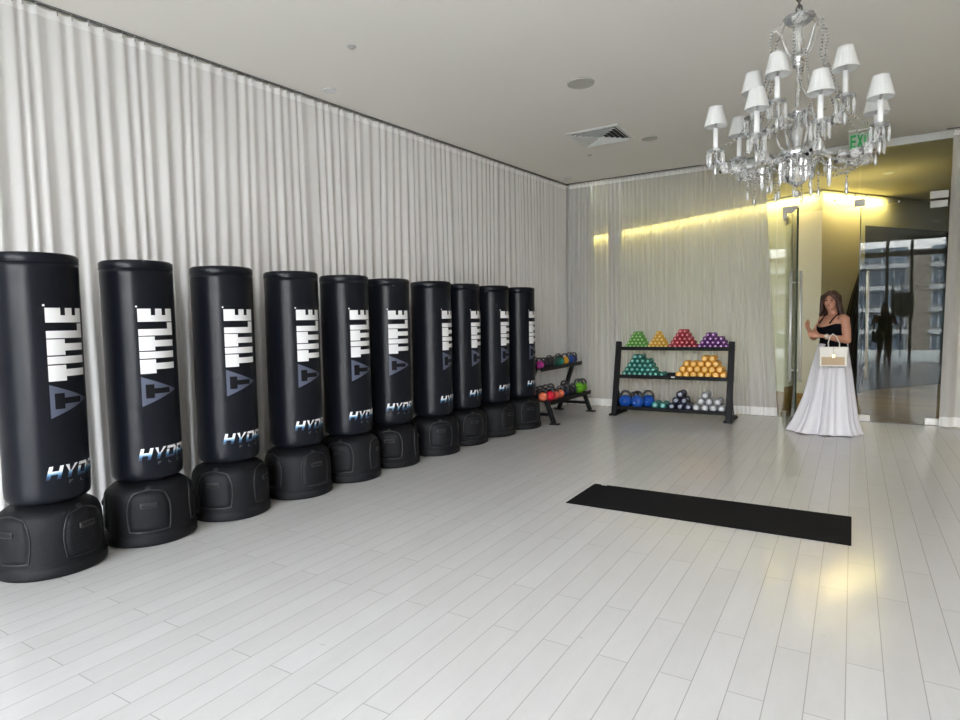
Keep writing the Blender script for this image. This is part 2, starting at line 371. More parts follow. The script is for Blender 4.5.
# ------------------------------------------------------------------ curtains
def curtain(name, p0, d, n, length, smin, smax, amp, m, label, seed, z0=.012, flare=None, step=.011, rows=16, gather=None):
    """hanging cloth: p0 start, d direction, n normal. flare(s,zfrac)->extra along d."""
    rnd = random.Random(seed)
    knots = [0.0]
    while knots[-1] < length: knots.append(knots[-1]+rnd.uniform(smin, smax)*(1 if rnd.random() > .2 else 1.3))
    amps = [rnd.uniform(.55, 1.25) for _ in knots]; drift = [rnd.uniform(-1, 1) for _ in knots]
    root = thing(name, label, 'curtain', tuple(p0))
    zt = H-.028; hemz = .13
    zs = [z0, z0+.004, hemz-.002, hemz] + [hemz+(zt-.055-hemz)*k/(rows-1) for k in range(1, rows)]
    N = int(length/step)
    def disp(s, z):
        k = 0
        lo, hi = 0, len(knots)-1
        while hi-lo > 1:
            mid = (lo+hi)//2
            if knots[mid] <= s: lo = mid
            else: hi = mid
        u = (s-knots[lo])/(knots[lo+1]-knots[lo]) if lo+1 < len(knots) else 0
        zf = (z/ zt)
        pinch = (1-zf)**.5*.55+.45
        c = math.cos(2*PI*u); v = (c if c < 0 else c**1.6)*amps[lo]
        extra = .35*math.sin(9.1*s+1.3*(1-zf)*drift[lo])+.25*math.sin(23.7*s+seed+2.1*(1-zf))
        return amp*(v*pinch+extra*(1-zf)*1.2)
    def P(s, z):
        zf = z/zt
        q = d*(s+.05*(1-zf)*math.sin(3.3*s+seed)+(flare(s/length, zf) if flare else 0))+n*disp(s, z)
        return (q.x, q.y, z)
    def sheet(zl):
        vs = [P(s*length/N, z) for z in zl for s in range(N+1)]; W = N+1
        return vs, [(i*W+k, i*W+k+1, (i+1)*W+k+1, (i+1)*W+k) for i in range(len(zl)-1) for k in range(N)]
    b = MB(); b.add(*sheet(zs[3:]), True); b.build('drape', m, root, weld=False)
    b = MB(); b.add(*sheet(zs[:4]), True); o = b.build('hem', 'hem', root, weld=False); o['label'] = 'doubled opaque white hem'
    # scalloped heading tape, pinned up at each fold
    def zt_at(s):
        best = min(abs(s-k) for k in knots); return zt-.004+.006*math.exp(-(best/.02)**2)-(.012 if 0 else 0)
    W = N+1; vs = []
    for r in range(2):
        for k in range(N+1):
            s = k*length/N; z = zs[-1]-.004 if r == 0 else zt_at(s)
            p = P(s, min(z, zt)); vs.append((p[0]+n.x*.002, p[1]+n.y*.002, z))
    b = MB(); b.add(vs, [(k, k+1, W+k+1, W+k) for k in range(N)], True); o = b.build('heading_tape', 'hem', root, weld=False); o['label'] = 'bright white heading tape'
    hk = [k for k in knots if k <= length]
    proto = None
    for i, s in enumerate(hk):
        p = P(s, zt-.03)
        if proto is None:
            b = MB(); b.tube([(0, 0, -.03), (0, 0, .008)], .0035, 6); b.ell((0, 0, .010), (.007, .007, .006), 6, 4); proto = b.build('curtain_hook', 'hook', root); o = proto
        elif i < 95: o = proto.copy(); C.objects.link(o); o.parent = root
        else: break
        o.location = (p[0], p[1], zt+.005)
    return root
curtain('sheer_curtain', corner+wdir*Lw, -wdir, wn, Lw-.06, .05, .13, .017, 'curtain', 'long white sheer curtain hanging along the left wall behind the punching bags', 3, step=.012)
curtain('sheer_curtain', V(-3.86, YB-.06, 0), V(1, 0, 0), V(0, -1, 0), 2.83, .035, .09, .015, 'sheer', 'white sheer curtain across the back glass, behind the dumbbell rack', 11, step=.007,
        flare=lambda u, zf: (u**3)*(.13*(1-zf)**1.3))
curtain('sheer_curtain', V(.965, YB-.09, 0), V(1, 0, 0), V(0, -1, 0), 1.6, .05, .10, .030, 'sheer', 'white sheer curtain panel at right of the glass doors', 23, step=.008,
        flare=lambda u, zf: -(1-u)*.02*(1-zf))
# ceiling tracks
def track(p, q):
    b = MB(); b.beam(V(p.x, p.y, H-.006), V(q.x, q.y, H-.006), .022, .012, 0, up=(0, 0, 1)); return b
pa = corner+wdir*Lw; t_ = track(pa, corner); 
t2 = track(V(XC, YB-.06, 0), V(-1.0, YB-.06, 0)); t3 = track(V(.9, YB-.09, 0), V(2.6, YB-.09, 0))
for i, t in enumerate((t_, t2, t3)): struct('trim_%d' % (20+i), t, 'track')

# ------------------------------------------------------------------ free standing punching bags
BR = .210; Z0 = .400; Z1 = 1.795
def quad_grid(mb, q, R, nu=5, nv=2):
    """q: 4 corners in (arc length, z); laid on a cylinder of radius R, angle 0 = +X, arc grows counter-clockwise seen from above"""
    vs = []
    for j in range(nv+1):
        for i in range(nu+1):
            u, v = i/nu, j/nv
            a = [(1-u)*(1-v)*q[0][k]+u*(1-v)*q[1][k]+u*v*q[2][k]+(1-u)*v*q[3][k] for k in (0, 1)]
            t = a[0]/R; vs.append((R*math.cos(t), R*math.sin(t), a[1]))
    W = nu+1
    mb.add(vs, [(j*W+i, j*W+i+1, (j+1)*W+i+1, (j+1)*W+i) for j in range(nv) for i in range(nu)], True)
def rect(mb, u0, z0, u1, z1, R, nu=6): quad_grid(mb, [(u0, z0), (u1, z0), (u1, z1), (u0, z1)], R, nu, 1)

def base_r(z):
    pr = [(.075, .262), (.10, .262), (.20, .260), (.28, .256), (.315, .250), (.345, .236), (.368, .208), (.385, .16)]
    if z <= pr[0][0]: return pr[0][1]
    for (z0, r0), (z1, r1) in zip(pr, pr[1:]):
        if z <= z1: return r0+(r1-r0)*(z-z0)/(z1-z0)
    return pr[-1][1]

def make_bag():
    root = thing('punching_bag', 'x', 'punching bag')
    # base
    b = MB(); b.lathe([(.262, 0), (.273, .006), (.275, .02), (.274, .055), (.270, .066), (.262, .072)]+[(base_r(z), z) for z in (.075, .10, .15, .20, .24, .27, .29, .31, .33, .345, .36, .37, .38, .385)]+[(.13, .392), (.08, .395), (.08, .400)], 64)
    base = b.build('base', 'plastic', root)
    # raised fill panels, one each quarter
    for k in range(4):
        a0 = k*PI/2; half = math.radians(27)
        b = MB(); NU, NV = 14, 14; vs = []
        zlo, zhi = .095, .352
        for j in range(NV+1):
            for i in range(NU+1):
                u = -1+2*i/NU; v = -1+2*j/NV
                # rounded rectangle mapping, top corners rounder than the bottom
                pw = .42 if v > 0 else .18
                uu = u*math.sqrt(max(0, 1-pw*v*v)) ; vv = v*math.sqrt(max(0, 1-(.30 if v > 0 else .06)*u*u))
                z = zlo+(zhi-zlo)*(vv+1)/2; edge = i in (0, NU) or j in (0, NV)
                r = base_r(z)+(-.004 if edge else .0075)
                t = a0+uu*half; vs.append((r*math.cos(t), r*math.sin(t), z))
        W = NU+1; b.add(vs, [(j*W+i, j*W+i+1, (j+1)*W+i+1, (j+1)*W+i) for j in range(NV) for i in range(NU)], True)
        p = b.build('fill_panel', 'plastic', base)
        # ridge round the panel
        ring = [(-1, -1+2*j/8) for j in range(9)]+[(-1+2*i/8, 1) for i in range(1, 9)]+[(1, 1-2*j/8) for j in range(1, 9)]+[(1-2*i/8, -1) for i in range(1, 8)]
        pts = []
        for u, v in ring:
            pw = .42 if v > 0 else .18
            uu = u*math.sqrt(max(0, 1-pw*v*v)); vv = v*math.sqrt(max(0, 1-(.30 if v > 0 else .06)*u*u))
            z = zlo+(zhi-zlo)*(vv+1)/2; t = a0+uu*half*1.03; r = base_r(z)+.002; pts.append((r*math.cos(t), r*math.sin(t), z))
        b = MB(); b.tube(pts, .0042, 6, closed=True); b.build('panel_ridge', 'ridge', base)
        z = .262; r = base_r(z)+.0065; q = Quaternion((0, 0, 1), a0)
        b = MB(); b.box(q @ V(r, 0, z), (.012, .096, .034), q, .010)
        o = b.build('grip_slot_rim', 'ridge', base)
        b = MB(); b.box(q @ V(r+.002, 0, z), (.014, .080, .022), q, .006)  # raised black block stands in for the slot's shaded hollow
        o = b.build('grip_slot_shade', 'slot', base)
    b = MB(); b.lathe([(.022, 0), (.024, .006), (.018, .014), (0, .016)], 16, (.205, .0, .352), Quaternion((0, 1, 0), math.radians(38))); b.build('filler_cap', 'ridge', base)
    # body
    prof = [(.06, Z0-.004), (.165, Z0-.003), (.190, Z0+.004), (.204, Z0+.018), (BR-.001, Z0+.04)]
    for i in range(1, 40):
        z = Z0+.04+(Z1-.09-Z0)*i/40; prof.append((BR+.0012*noise.noise(V(0, 0, z*9)), z))
    prof += [(BR, Z1-.05)]
    b = MB(); b.lathe(prof, 64, caps=True); body = b.build('bag_body', 'vinyl', root)
    b = MB(); b.lathe([(BR+.0005, Z1-.055), (BR+.002, Z1-.050), (BR+.002, Z1-.018), (BR-.002, Z1-.009), (BR-.012, Z1-.002), (BR-.03, Z1), (BR-.036, Z1-.004), (.10, Z1-.005), (0, Z1-.005)], 64, caps=False)
    cap = b.build('top_cap', 'vinyl', body)
    for z in (Z1-.052, Z1-.012):
        b = MB(); b.tube([(math.cos(2*PI*k/64)*(BR+(.001 if z < Z1-.03 else -.003)), math.sin(2*PI*k/64)*(BR+(.001 if z < Z1-.03 else -.003)), z) for k in range(64)], .0028, 6, closed=True); b.build('welt_seam', 'vinyl', body)
    b = MB(); b.box((-BR-.0012, 0, (Z0+Z1)/2), (.004, .012, Z1-Z0-.12), bev=.001); b.build('back_seam', 'vinyl', body)
    # prints.  local u=0 is the print centre line (+X), u grows to the viewer's right
    R = BR+.0022
    ul, ur = -.113, .113
    ztop = 1.490
    bl = MB()
    k = ztop
    E_h = .081; L_h = .081; T_h = .088; I_h = .042
    capw = .4*(ur-ul); 
    def bar(u0, u1, z0, z1): rect(bl, u0, z0, u1, z1, R, 8)
    # E: spine low, three arms pointing up
    z0 = k-E_h; bar(ul, ur, z0, z0+.040)
    aw = (ur-ul)
    for f0, f1 in ((0, .335), (.45, .64), (.76, 1.0)): bar(ul+aw*f0, ul+aw*f1, z0+.040, k)
    k = z0-.006
    z0 = k-L_h; bar(ul, ur, z0, z0+.041); bar(ul+aw*.80, ur, z0+.041, k); k = z0-.006
    z0 = k-T_h; bar(ul, ul+capw, z0, k); bar(ul+capw, ur, z0+.024, k-.024); k = z0-.007
    z0 = k-I_h; bar(ul, ur, z0, k); k = z0-.007
    z0 = k-T_h; bar(ul, ul+capw, z0, k); bar(ul+capw, ur, z0+.024, k-.024); k = z0-.018
    o = bl.build('brand_lettering', 'white_print', body); o['label'] = 'white TITLE lettering running up the bag'
    b = MB(); vs = [(R*math.cos((ul-.004)/R), R*math.sin((ul-.004)/R), ztop+.014)]
    for i in range(10): t = (ul-.004+.006*math.cos(2*PI*i/10))/R; vs.append((R*math.cos(t), R*math.sin(t), ztop+.014+.006*math.sin(2*PI*i/10)))
    b.add(vs, [(0, 1+i, 1+(i+1) % 10) for i in range(10)]); b.build('registered_mark', 'white_print', body)
    # pennant
    zt_, zb_ = k, k-.188; zm = (zt_+zb_)/2
    b = MB(); quad_grid(b, [(ul, zb_), (ur, zm-.001), (ur, zm+.001), (ul, zt_)], R, 12, 4); o = b.build('triangle_emblem', 'grey_print', body); o['label'] = 'slate grey triangle emblem holding a black letter T'
    R2 = R+.0010; b = MB(); rect(b, ul+.022, zm-.044, ul+.072, zm+.044, R2); rect(b, ul+.072, zm-.017, ul+.172, zm+.017, R2); b.build('emblem_letter', 'black_print', body)
    # HYDRO, sheared
    hz0, hz1 = .537, .612; hh = hz1-hz0
    b = MB()
    def g(u0, q, wd=.070, sh=.020):
        # q: polygon quads in unit letter space
        for quad in q:
            pts = [(u0+x*wd+(y-.5)*sh, hz0+y*hh) for x, y in quad]; quad_grid(b, pts, R, 3, 1)
    def rc(x0, y0, x1, y1): return [(x0, y0), (x1, y0), (x1, y1), (x0, y1)]
    LH = [rc(0, 0, .27, 1), rc(.73, 0, 1, 1), rc(.27, .38, .73, .62)]
    LY = [[(.36, 0), (.64, 0), (.64, .5), (.36, .5)], [(.36, .5), (.5, .36), (.28, 1), (0, 1)], [(.5, .36), (.64, .5), (1, 1), (.72, 1)], [(.36, .5), (.5, .36), (.5, .5), (.5, .55)], [(.5, .36), (.64, .5), (.5, .55), (.5, .5)]]
    LD = [rc(0, 0, .26, .72), rc(0, .78, .85, 1), rc(.26, 0, .85, .22), [(.74, .06), (1, .16), (1, .84), (.74, .94)], [(.85, .0), (1, .16), (.9, .16), (.74, .1)]]
    LR = [rc(0, 0, .26, .72), rc(0, .78, 1, 1), rc(.74, .42, 1, .78), rc(.26, .36, 1, .52), [(.62, 0), (.94, 0), (.80, .38), (.48, .38)]]
    LO = [rc(0, 0, .26, 1), rc(.74, 0, 1, 1), rc(.26, .78, .74, 1), rc(.26, 0, .74, .22)]
    u = -.146
    for L in (LH, LY, LD, LR, LO): g(u, L); u += .079
    o = b.build('model_lettering', 'hydro', body); o['label'] = 'slanted HYDRO lettering, white fading to dark blue'
    b = MB(); fz0, fz1 = .503, .523
    def f(u0, quads):
        for (x0, y0, x1, y1) in quads: rect(b, u0+x0*.022, fz0+y0*(fz1-fz0), u0+x1*.022, fz0+y1*(fz1-fz0), R, 1)
    f(-.045, [(0, 0, .25, 1), (.25, .78, 1, 1), (.25, .4, .8, .6)]); f(.022, [(0, 0, .25, 1), (.25, 0, 1, .22)])
    f(.088, [(0, 0, .25, 1), (.25, .78, 1, 1), (.25, .4, .8, .6), (.25, 0, 1, .22)])
    for q in ([(.152, fz0), (.158, fz0), (.174, fz1), (.168, fz1)], [(.168, fz0), (.174, fz0), (.158, fz1), (.152, fz1)]): quad_grid(b, q, R, 1, 1)
    o = b.build('sub_lettering', 'flex_print', body); o['label'] = 'faint small FLEX lettering'
    return root, base, body
bag0, base0, body0 = make_bag()
pos = [(-3.971, 1.657), (-3.959, 2.238), (-3.92, 2.824), (-3.885, 3.436), (-3.853, 4.015), (-3.862, 4.605), (-3.790, 5.221), (-3.782, 5.795), (-3.738, 6.385), (-3.680, 6.975)]
txt = [39, 28, 31, 38, 41, 30, 61, 60, 61, 69]       # print turned away from the camera, degrees
pan = [40, -2, -26, 33, -22, -5, 17, 27, -38, 32]
labs = ['black punching bag nearest the camera, its base cut by the left picture edge',
        'second black punching bag from the left, its whole base in view',
        'third black punching bag from the left, with the base slot turned leftwards',
        'fourth black punching bag from the left, with a plain base front',
        'fifth black punching bag from the left in the curtain side row',
        'sixth black punching bag from the left, lettering facing the room',
        'seventh black punching bag from the left, overlapping the eighth behind it',
        'eighth black punching bag from the left, half hidden behind the seventh',
        'ninth black punching bag from the left, between the eighth and last',
        'last black punching bag of the row, beside the small kettlebell rack']
for i, (x, y) in enumerate(pos):
    o = bag0 if i == 0 else copy_tree(bag0)
    view = math.atan2(-y, -x)               # direction towards the camera
    # viewer's right is counter-clockwise from above
    o.location = (x, y, 0)
    tr_ = view+math.radians(txt[i]); pr_ = view+math.radians(pan[i])
    for ch in o.children:
        if ch.name.startswith('bag_body'): ch.rotation_euler = (0, 0, tr_)
        else: ch.rotation_euler = (0, 0, pr_)
    if i in (1, 4, 7):
        for ch in o.children:
            if ch.name.startswith('bag_body'): ch.rotation_euler = (math.radians(.3), 0, tr_)
    tag(o, labs[i], 'punching bag', 'free standing punching bags along the left curtain')

# ------------------------------------------------------------------ exercise mat
t = thing('exercise_mat', 'long black exercise mat lying on the white plank floor', 'mat', (-.90, 4.46, 0))
b = MB(); b.box((0, 0, .003), (1.832, .606, .005), bev=.002); b.build('mat_sheet', 'mat', t)
b = MB(); b.box((-.83, .288, .0060), (.05, .012, .0006)); b.build('logo_mark', 'white_print', t)

for i, (x, y, q_) in enumerate([(-2.945, 2.047, .3), (-1.917, 1.79, .1), (-.981, 2.386, -.2), (-.086, 2.911, .2)]):
    b = MB(); b.box((x, y, .0006), (.022, .004, .0010), Quaternion((0, 0, 1), q_)); b.box((x+.002, y+.008, .0004), (.016, .006, .0006), Quaternion((0, 0, 1), q_)); struct('trim_%d' % (30+i), b, 'grille')
# ------------------------------------------------------------------ dumbbells
def color(name, c, rough=.38): M[name] = mat(name, c, rough, spec=.5, coat=.3, coat_rough=.2, bump=.03, bscale=80); return name
color('vinyl_lime', (.10, .36, .035)); color('vinyl_yellow', (.75, .42, .02)); color('vinyl_red', (.40, .012, .03)); color('vinyl_purple', (.13, .015, .19))
color('vinyl_teal', (.004, .16, .12)); color('vinyl_orange', (.85, .42, .05)); color('vinyl_navy', (.008, .012, .035)); color('vinyl_grey', (.30, .31, .32)); color('vinyl_teal2', (.01, .17, .15))
color('face_lime', (.45, .66, .34)); color('face_yellow', (.92, .68, .30)); color('face_red', (.75, .25, .27)); color('face_purple', (.50, .28, .56)); color('face_teal', (.20, .52, .46)); color('face_orange', (.95, .60, .18)); color('face_navy', (.32, .34, .42)); color('face_grey', (.62, .63, .65)); color('face_teal2', (.25, .55, .52))
def make_dumbbell(col, r, L, face):
    """axis along Y, front face at y=0"""
    root = thing('dumbbell', 'x', 'dumbbell'); q = Quaternion((1, 0, 0), -PI/2)   # lathe z -> +y
    hl = L*.30
    for y0 in (0, L-hl):
        b = MB(); b.lathe([(0, 0), (r*.62, 0), (r*.86, .003), (r*.97, .010), (r, .02), (r, hl-.014), (r*.95, hl-.006), (r*.5, hl), (r*.34, hl)], 20, (0, y0, 0), q, caps=False)
        b.build('weight_head', 'vinyl_'+col, root)
    b = MB(); b.lathe([(r*.34, hl-.002), (r*.40, L*.42), (r*.43, L*.5), (r*.40, L*.58), (r*.34, L-hl+.002)], 12, (0, 0, 0), q); b.build('grip', 'vinyl_'+col, root)
    b = MB(); b.lathe([(0, 0), (r*.48, 0)], 16, (0, -.0012, 0), q, caps=False); b.add([(r*.1, -.0014, -r*.30), (-r*.1, -.0014, -r*.30), (-r*.1, -.0014, r*.30), (r*.1, -.0014, r*.30)], [(0, 1, 2, 3)])
    b.build('weight_mark', 'face_'+face, root)
    return root
ordn = ['first', 'second', 'third', 'fourth', 'fifth', 'sixth', 'seventh', 'eighth']
rown = {1: ['only'], 2: ['bottom', 'top'], 3: ['bottom', 'middle', 'top'], 4: ['bottom', 'second', 'third', 'top'], 5: ['bottom', 'second', 'third', 'fourth', 'top'], 6: ['bottom', 'second', 'third', 'fourth', 'fifth', 'top']}
def pile(col, word, r, pitch, rowh, L, x0, y0, z0, rows, where, group, gap=None):
    """rows: list of (start offset in pitches, count)"""
    proto = make_dumbbell(col, r, L, col); first = True
    for j, (off, cnt) in enumerate(rows):
        for i in range(cnt):
            o = proto if first else copy_tree(proto); first = False
            o.location = (x0+(off+i)*pitch, y0+random.uniform(-.006, .006)+j*.004, z0+r+j*rowh)
            o.rotation_euler = (0, random.uniform(-.4, .4), random.uniform(-.012, .012))
            rn = rown[len(rows)][j]
            w = 'only' if cnt == 1 else ordn[i]+' from left'
            if cnt == 1: lab = '%s dumbbell alone at the %s of the %s' % (word, rn, where)
            else: lab = '%s dumbbell, %s in the %s row of the %s' % (word, w, rn, where)
            if len(rows) == 1: lab = '%s dumbbell, %s of the two in the %s' % (word, ['left', 'right'][i], where)
            tag(o, lab, 'dumbbell', group)
    return

# large three-tier rack (front face looks towards -Y)
RX0, RX1 = -2.90, -1.36
t = thing('dumbbell_rack', 'large black three tier steel dumbbell rack against the back curtain', 'rack', ((RX0+RX1)/2, 8.6, 0))
rx = (RX1-RX0)/2
shz = [(.122, 8.42, 'bottom'), (.563, 8.51, 'middle'), (.960, 8.60, 'top')]
for s in (-1, 1):
    X = s*rx
    b = MB(); b.beam((X, 8.40-8.6, .03), (X, 8.62-8.6, 1.045), .055, .075, .004, up=(1, 0, 0)); b.build('upright', 'steel_black', t)
    b = MB(); b.box((X, 8.58-8.6, .02), (.07, .50, .04), bev=.004); b.box((X+s*.0, 8.35-8.6, .014), (.10, .09, .028), bev=.003); b.box((X, 8.82-8.6, .014), (.09, .07, .028), bev=.003); b.build('foot', 'steel_black', t)
    b = MB(); b.add([(X-.012, 8.47-8.6, .04), (X-.012, 8.78-8.6, .04), (X-.012, 8.53-8.6, .42), (X+.012, 8.47-8.6, .04), (X+.012, 8.78-8.6, .04), (X+.012, 8.53-8.6, .42)], [(0, 1, 2), (5, 4, 3), (0, 3, 4, 1), (1, 4, 5, 2), (2, 5, 3, 0)]); b.build('gusset', 'steel_black', t)
    for z, y, nm in shz:
        for dz in (-.02, .02):
            b = MB(); b.lathe([(.010, 0), (.010, .008), (.006, .012), (0, .012)], 8, (X+s*.028, y-8.6+.07, z+dz), Quaternion((0, 1, 0), s*PI/2)); b.build('bolt', 'chrome', t)
for z, y, nm in shz:
    b = MB(); dpt = .28; yy = y-8.6
    b.box((0, yy+dpt/2, z-.012), (2*rx-.05, dpt, .006)); b.box((0, yy, z-.012+.0), (2*rx-.05, .012, .052), bev=.003); b.box((0, yy+dpt, z+.012), (2*rx-.05, .012, .05), bev=.003)
    for x in (-.4, .4): b.box((x, yy+dpt/2, z-.024), (.04, dpt-.02, .02))
    b.build('shelf', 'steel_black', t)
b = MB(); b.box((.03, 8.51-8.6-.0075, .560), (.05, .003, .020), bev=.001); o = b.build('maker_label', 'white_print', t); o['label'] = 'small blank white maker label'

zt3, zm2, zb1 = .952, .555, .114
pile('lime', 'lime green', .0268, .0558, .0465, .17, -2.788, 8.62, zt3, [(0, 6), (.5, 5), (1.0, 4), (1.5, 3), (2.0, 2)], 'lime pile', 'lime green dumbbells on the top shelf')
pile('yellow', 'yellow', .0271, .0580, .0465, .17, -2.462, 8.62, zt3, [(0, 5), (.5, 4), (1.0, 3), (1.5, 2), (2.0, 1)], 'yellow pile', 'yellow dumbbells on the top shelf')
pile('red', 'dark red', .0302, .0650, .0515, .18, -2.168, 8.62, zt3, [(0, 6), (.5, 5), (1.0, 4), (1.5, 3), (2.0, 2)], 'red pile', 'red dumbbells on the top shelf')
pile('purple', 'purple', .0309, .0685, .0520, .18, -1.775, 8.62, zt3, [(0, 6), (.5, 5), (1.0, 4), (1.5, 2)], 'purple pile', 'purple dumbbells on the top shelf')
pile('teal', 'dark teal', .0353, .0745, .0605, .20, -2.796, 8.53, zm2, [(0, 7), (.5, 6), (1.0, 5), (1.5, 4), (2.0, 2)], 'middle shelf pile', 'dark teal dumbbells on the middle shelf')
tl = make_dumbbell('teal', .0353, .20, 'teal'); tl.location = (-2.262, 8.53, zm2+.0355); tag(tl, 'dark teal dumbbell lying alone right of the teal pile on the middle shelf', 'dumbbell', 'dark teal dumbbells on the middle shelf')
pile('orange', 'orange yellow', .0436, .0960, .0735, .22, -2.030, 8.53, zm2, [(0, 7), (.5, 6), (1.0, 5)], 'middle shelf pile', 'orange dumbbells on the middle shelf')
for (kx, kz, lb) in ((-2.030+3.5*.096, 3, 'left one of the two orange yellow dumbbells topping the orange pile'), (-2.030+4.5*.096, 3, 'right one of the two orange yellow dumbbells topping the orange pile')):
    o = make_dumbbell('orange', .0436, .22, 'orange'); o.location = (kx, 8.54, zm2+.0438+kz*.0735+.001); tag(o, lb, 'dumbbell', 'orange dumbbells on the middle shelf')
pile('teal2', 'dark teal', .0500, .107, .08, .24, -2.332, 8.44, zb1, [(0, 2)], 'pair on the bottom shelf', 'teal dumbbells on the bottom shelf')
pile('navy', 'black', .0494, .110, .083, .24, -2.105, 8.44, zb1, [(0, 3), (.5, 2), (1.0, 1)], 'bottom shelf pile', 'black dumbbells on the bottom shelf')
pile('grey', 'silver grey', .0494, .106, .084, .24, -1.777, 8.44, zb1, [(0, 4), (.5, 3), (1.0, 1)], 'bottom shelf pile', 'silver grey dumbbells on the bottom shelf')

# ------------------------------------------------------------------ kettlebells
color('kb_black', (.012, .012, .014)); color('kb_blue', (.01, .09, .45)); color('kb_green', (.16, .48, .02)); color('kb_red', (.62, .015, .04)); color('kb_coral', (.80, .12, .09)); color('kb_salmon', (.85, .20, .10)); color('kb_magenta', (.42, .03, .25))
color('kb_teal', (.01, .22, .15)); color('kb_dkgreen', (.008, .10, .075)); color('kb_amber', (.80, .40, .03)); color('kb_royal', (.01, .06, .38)); color('kb_indigo', (.03, .02, .12)); color('kb_navy', (.01, .015, .05))
def kettlebell(col, r, loc, rz, label, group):
    t = thing('kettlebell', label, 'kettlebell', loc, rz, group)
    b = MB(); prof = []
    for i in range(13):
        a = -PI/2+PI*i/12; z = r*math.sin(a)*.98; rr = r*math.cos(a)
        if z < -r*.86: z = -r*.86
        prof.append((rr, z+r*.86))
    prof = [(0, 0)]+[p for p in prof if p[1] > 1e-4 or True][1:]
    b.lathe(prof, 24, caps=False); b.build('ball', col, t)
    b = MB(); pts = []; hw = r*.72; hh = r*1.02
    base = r*1.35
    for i in range(17):
        a = PI*i/16; ca = math.cos(a); sa = math.sin(a)
        pts.append((hw*math.copysign(abs(ca)**.7, ca), 0, base+hh*sa**.75))
    pts = [(hw*.78, 0, base-r*.25)]+pts+[(-hw*.78, 0, base-r*.25)]
    b.tube(pts, [r*.26]+[r*.19]*(len(pts)-2)+[r*.26], 10); b.build('handle', 'kb_black', t)
    b = MB(); b.add([(r*.35*math.cos(k), -r*1.002, r*.86+r*.35*math.sin(k)) for k in [2*PI*i/16 for i in range(16)]], [tuple(range(16))])
    b = MB(); b.lathe([(0, 0), (r*.36, 0), (r*.36, .002)], 16, (0, -r*.985, r*.88), Quaternion((1, 0, 0), PI/2), caps=False)
    M_ = 'kb_navy' if col == 'kb_black' else col
    b.build('weight_disc', M_, t)
    return t
gB = 'blue kettlebells on the bottom shelf'
kettlebell('kb_blue', .093, (-2.775, 8.525, .114), .2, 'leftmost blue kettlebell on the bottom shelf of the large rack', gB)
kettlebell('kb_blue', .093, (-2.595, 8.515, .114), -.1, 'middle blue kettlebell in front on the bottom shelf of the large rack', gB)
kettlebell('kb_blue', .093, (-2.48, 8.64, .114), .1, 'right hand blue kettlebell next to the teal dumbbells', gB)
kettlebell('kb_blue', .080, (-2.69, 8.68, .114), .4, 'blue kettlebell tucked behind the gap between the two front ones', gB)

# small two-tier rack along the left curtain
def small_rack():
    t = thing('kettlebell_rack', 'small black two tier kettlebell rack by the last punching bag', 'rack', (-3.6, 7.95, 0))
    ox, oy = -3.6, 7.95
    for y in (7.28, 8.58):
        yy = y-oy
        b = MB(); b.beam((-3.84-ox, yy, .02), (-3.58-ox, yy, .80), .05, .07, .004, up=(0, 1, 0)); b.build('upright', 'steel_black', t)
        b = MB(); b.beam((-3.335-ox, yy, .015), (-3.44-ox, yy, .30), .05, .06, .004, up=(0, 1, 0)); b.build('front_leg', 'steel_black', t)
        b = MB(); b.beam((-3.80-ox, yy, .13), (-3.38-ox, yy, .13), .04, .05, .004, up=(0, 1, 0)); b.build('cross_brace', 'steel_black', t)
        for x in (-3.84, -3.325):
            b = MB(); b.box((x-ox, yy, .008), (.13, .09, .016), bev=.003); b.build('foot_plate', 'steel_black', t)
    b = MB(); q = Quaternion((0, 1, 0), math.radians(8))
    b.box((-3.53-ox, 0, .300), (.36, 1.38, .008), q); b.box((-3.355-ox, 0, .287), (.012, 1.40, .055), q, .003); b.box((-3.71-ox, 0, .340), (.012, 1.38, .05), q, .003); b.build('shelf', 'steel_black', t)
    b = MB(); b.box((-3.62-ox, 0, .735), (.26, 1.38, .008), q); b.box((-3.495-ox, 0, .722), (.012, 1.40, .055), q, .003); b.box((-3.75-ox, 0, .765), (.012, 1.38, .045), q, .003); b.build('shelf', 'steel_black', t)
small_rack()
gU = 'kettlebells on the upper shelf of the small rack'; gL = 'kettlebells on the lower shelf of the small rack'
U = [('kb_magenta', .058, -3.55, 7.315, 'magenta kettlebell at the near end of the upper shelf'),
     ('kb_black', .055, -3.56, 7.445, 'black kettlebell next to the magenta one on the upper shelf'),
     ('kb_black', .055, -3.56, 7.575, 'black kettlebell, third from the near end of the upper shelf'),
     ('kb_black', .055, -3.56, 7.705, 'black kettlebell just before the dark green one on the upper shelf'),
     ('kb_dkgreen', .056, -3.56, 7.84, 'dark green kettlebell in the middle of the upper shelf'),
     ('kb_teal', .058, -3.56, 8.00, 'brighter green kettlebell beside the amber one'),
     ('kb_amber', .062, -3.56, 8.17, 'amber yellow kettlebell on the upper shelf'),
     ('kb_royal', .066, -3.56, 8.36, 'royal blue kettlebell on the upper shelf beside the amber one'),
     ('kb_indigo', .062, -3.58, 8.53, 'dark indigo kettlebell at the far end of the upper shelf'),
     ('kb_black', .050, -3.69, 7.45, 'small black kettlebell in the rear row near the magenta one'),
     ('kb_black', .050, -3.69, 7.92, 'small black kettlebell behind the green ones on the upper shelf'),
     ('kb_black', .052, -3.70, 8.25, 'small black kettlebell behind the amber one on the upper shelf')]
for c, r, x, y, lb in U: kettlebell(c, r, (x, y, .742-(x+3.62)*math.tan(math.radians(8))), .38, lb, gU)
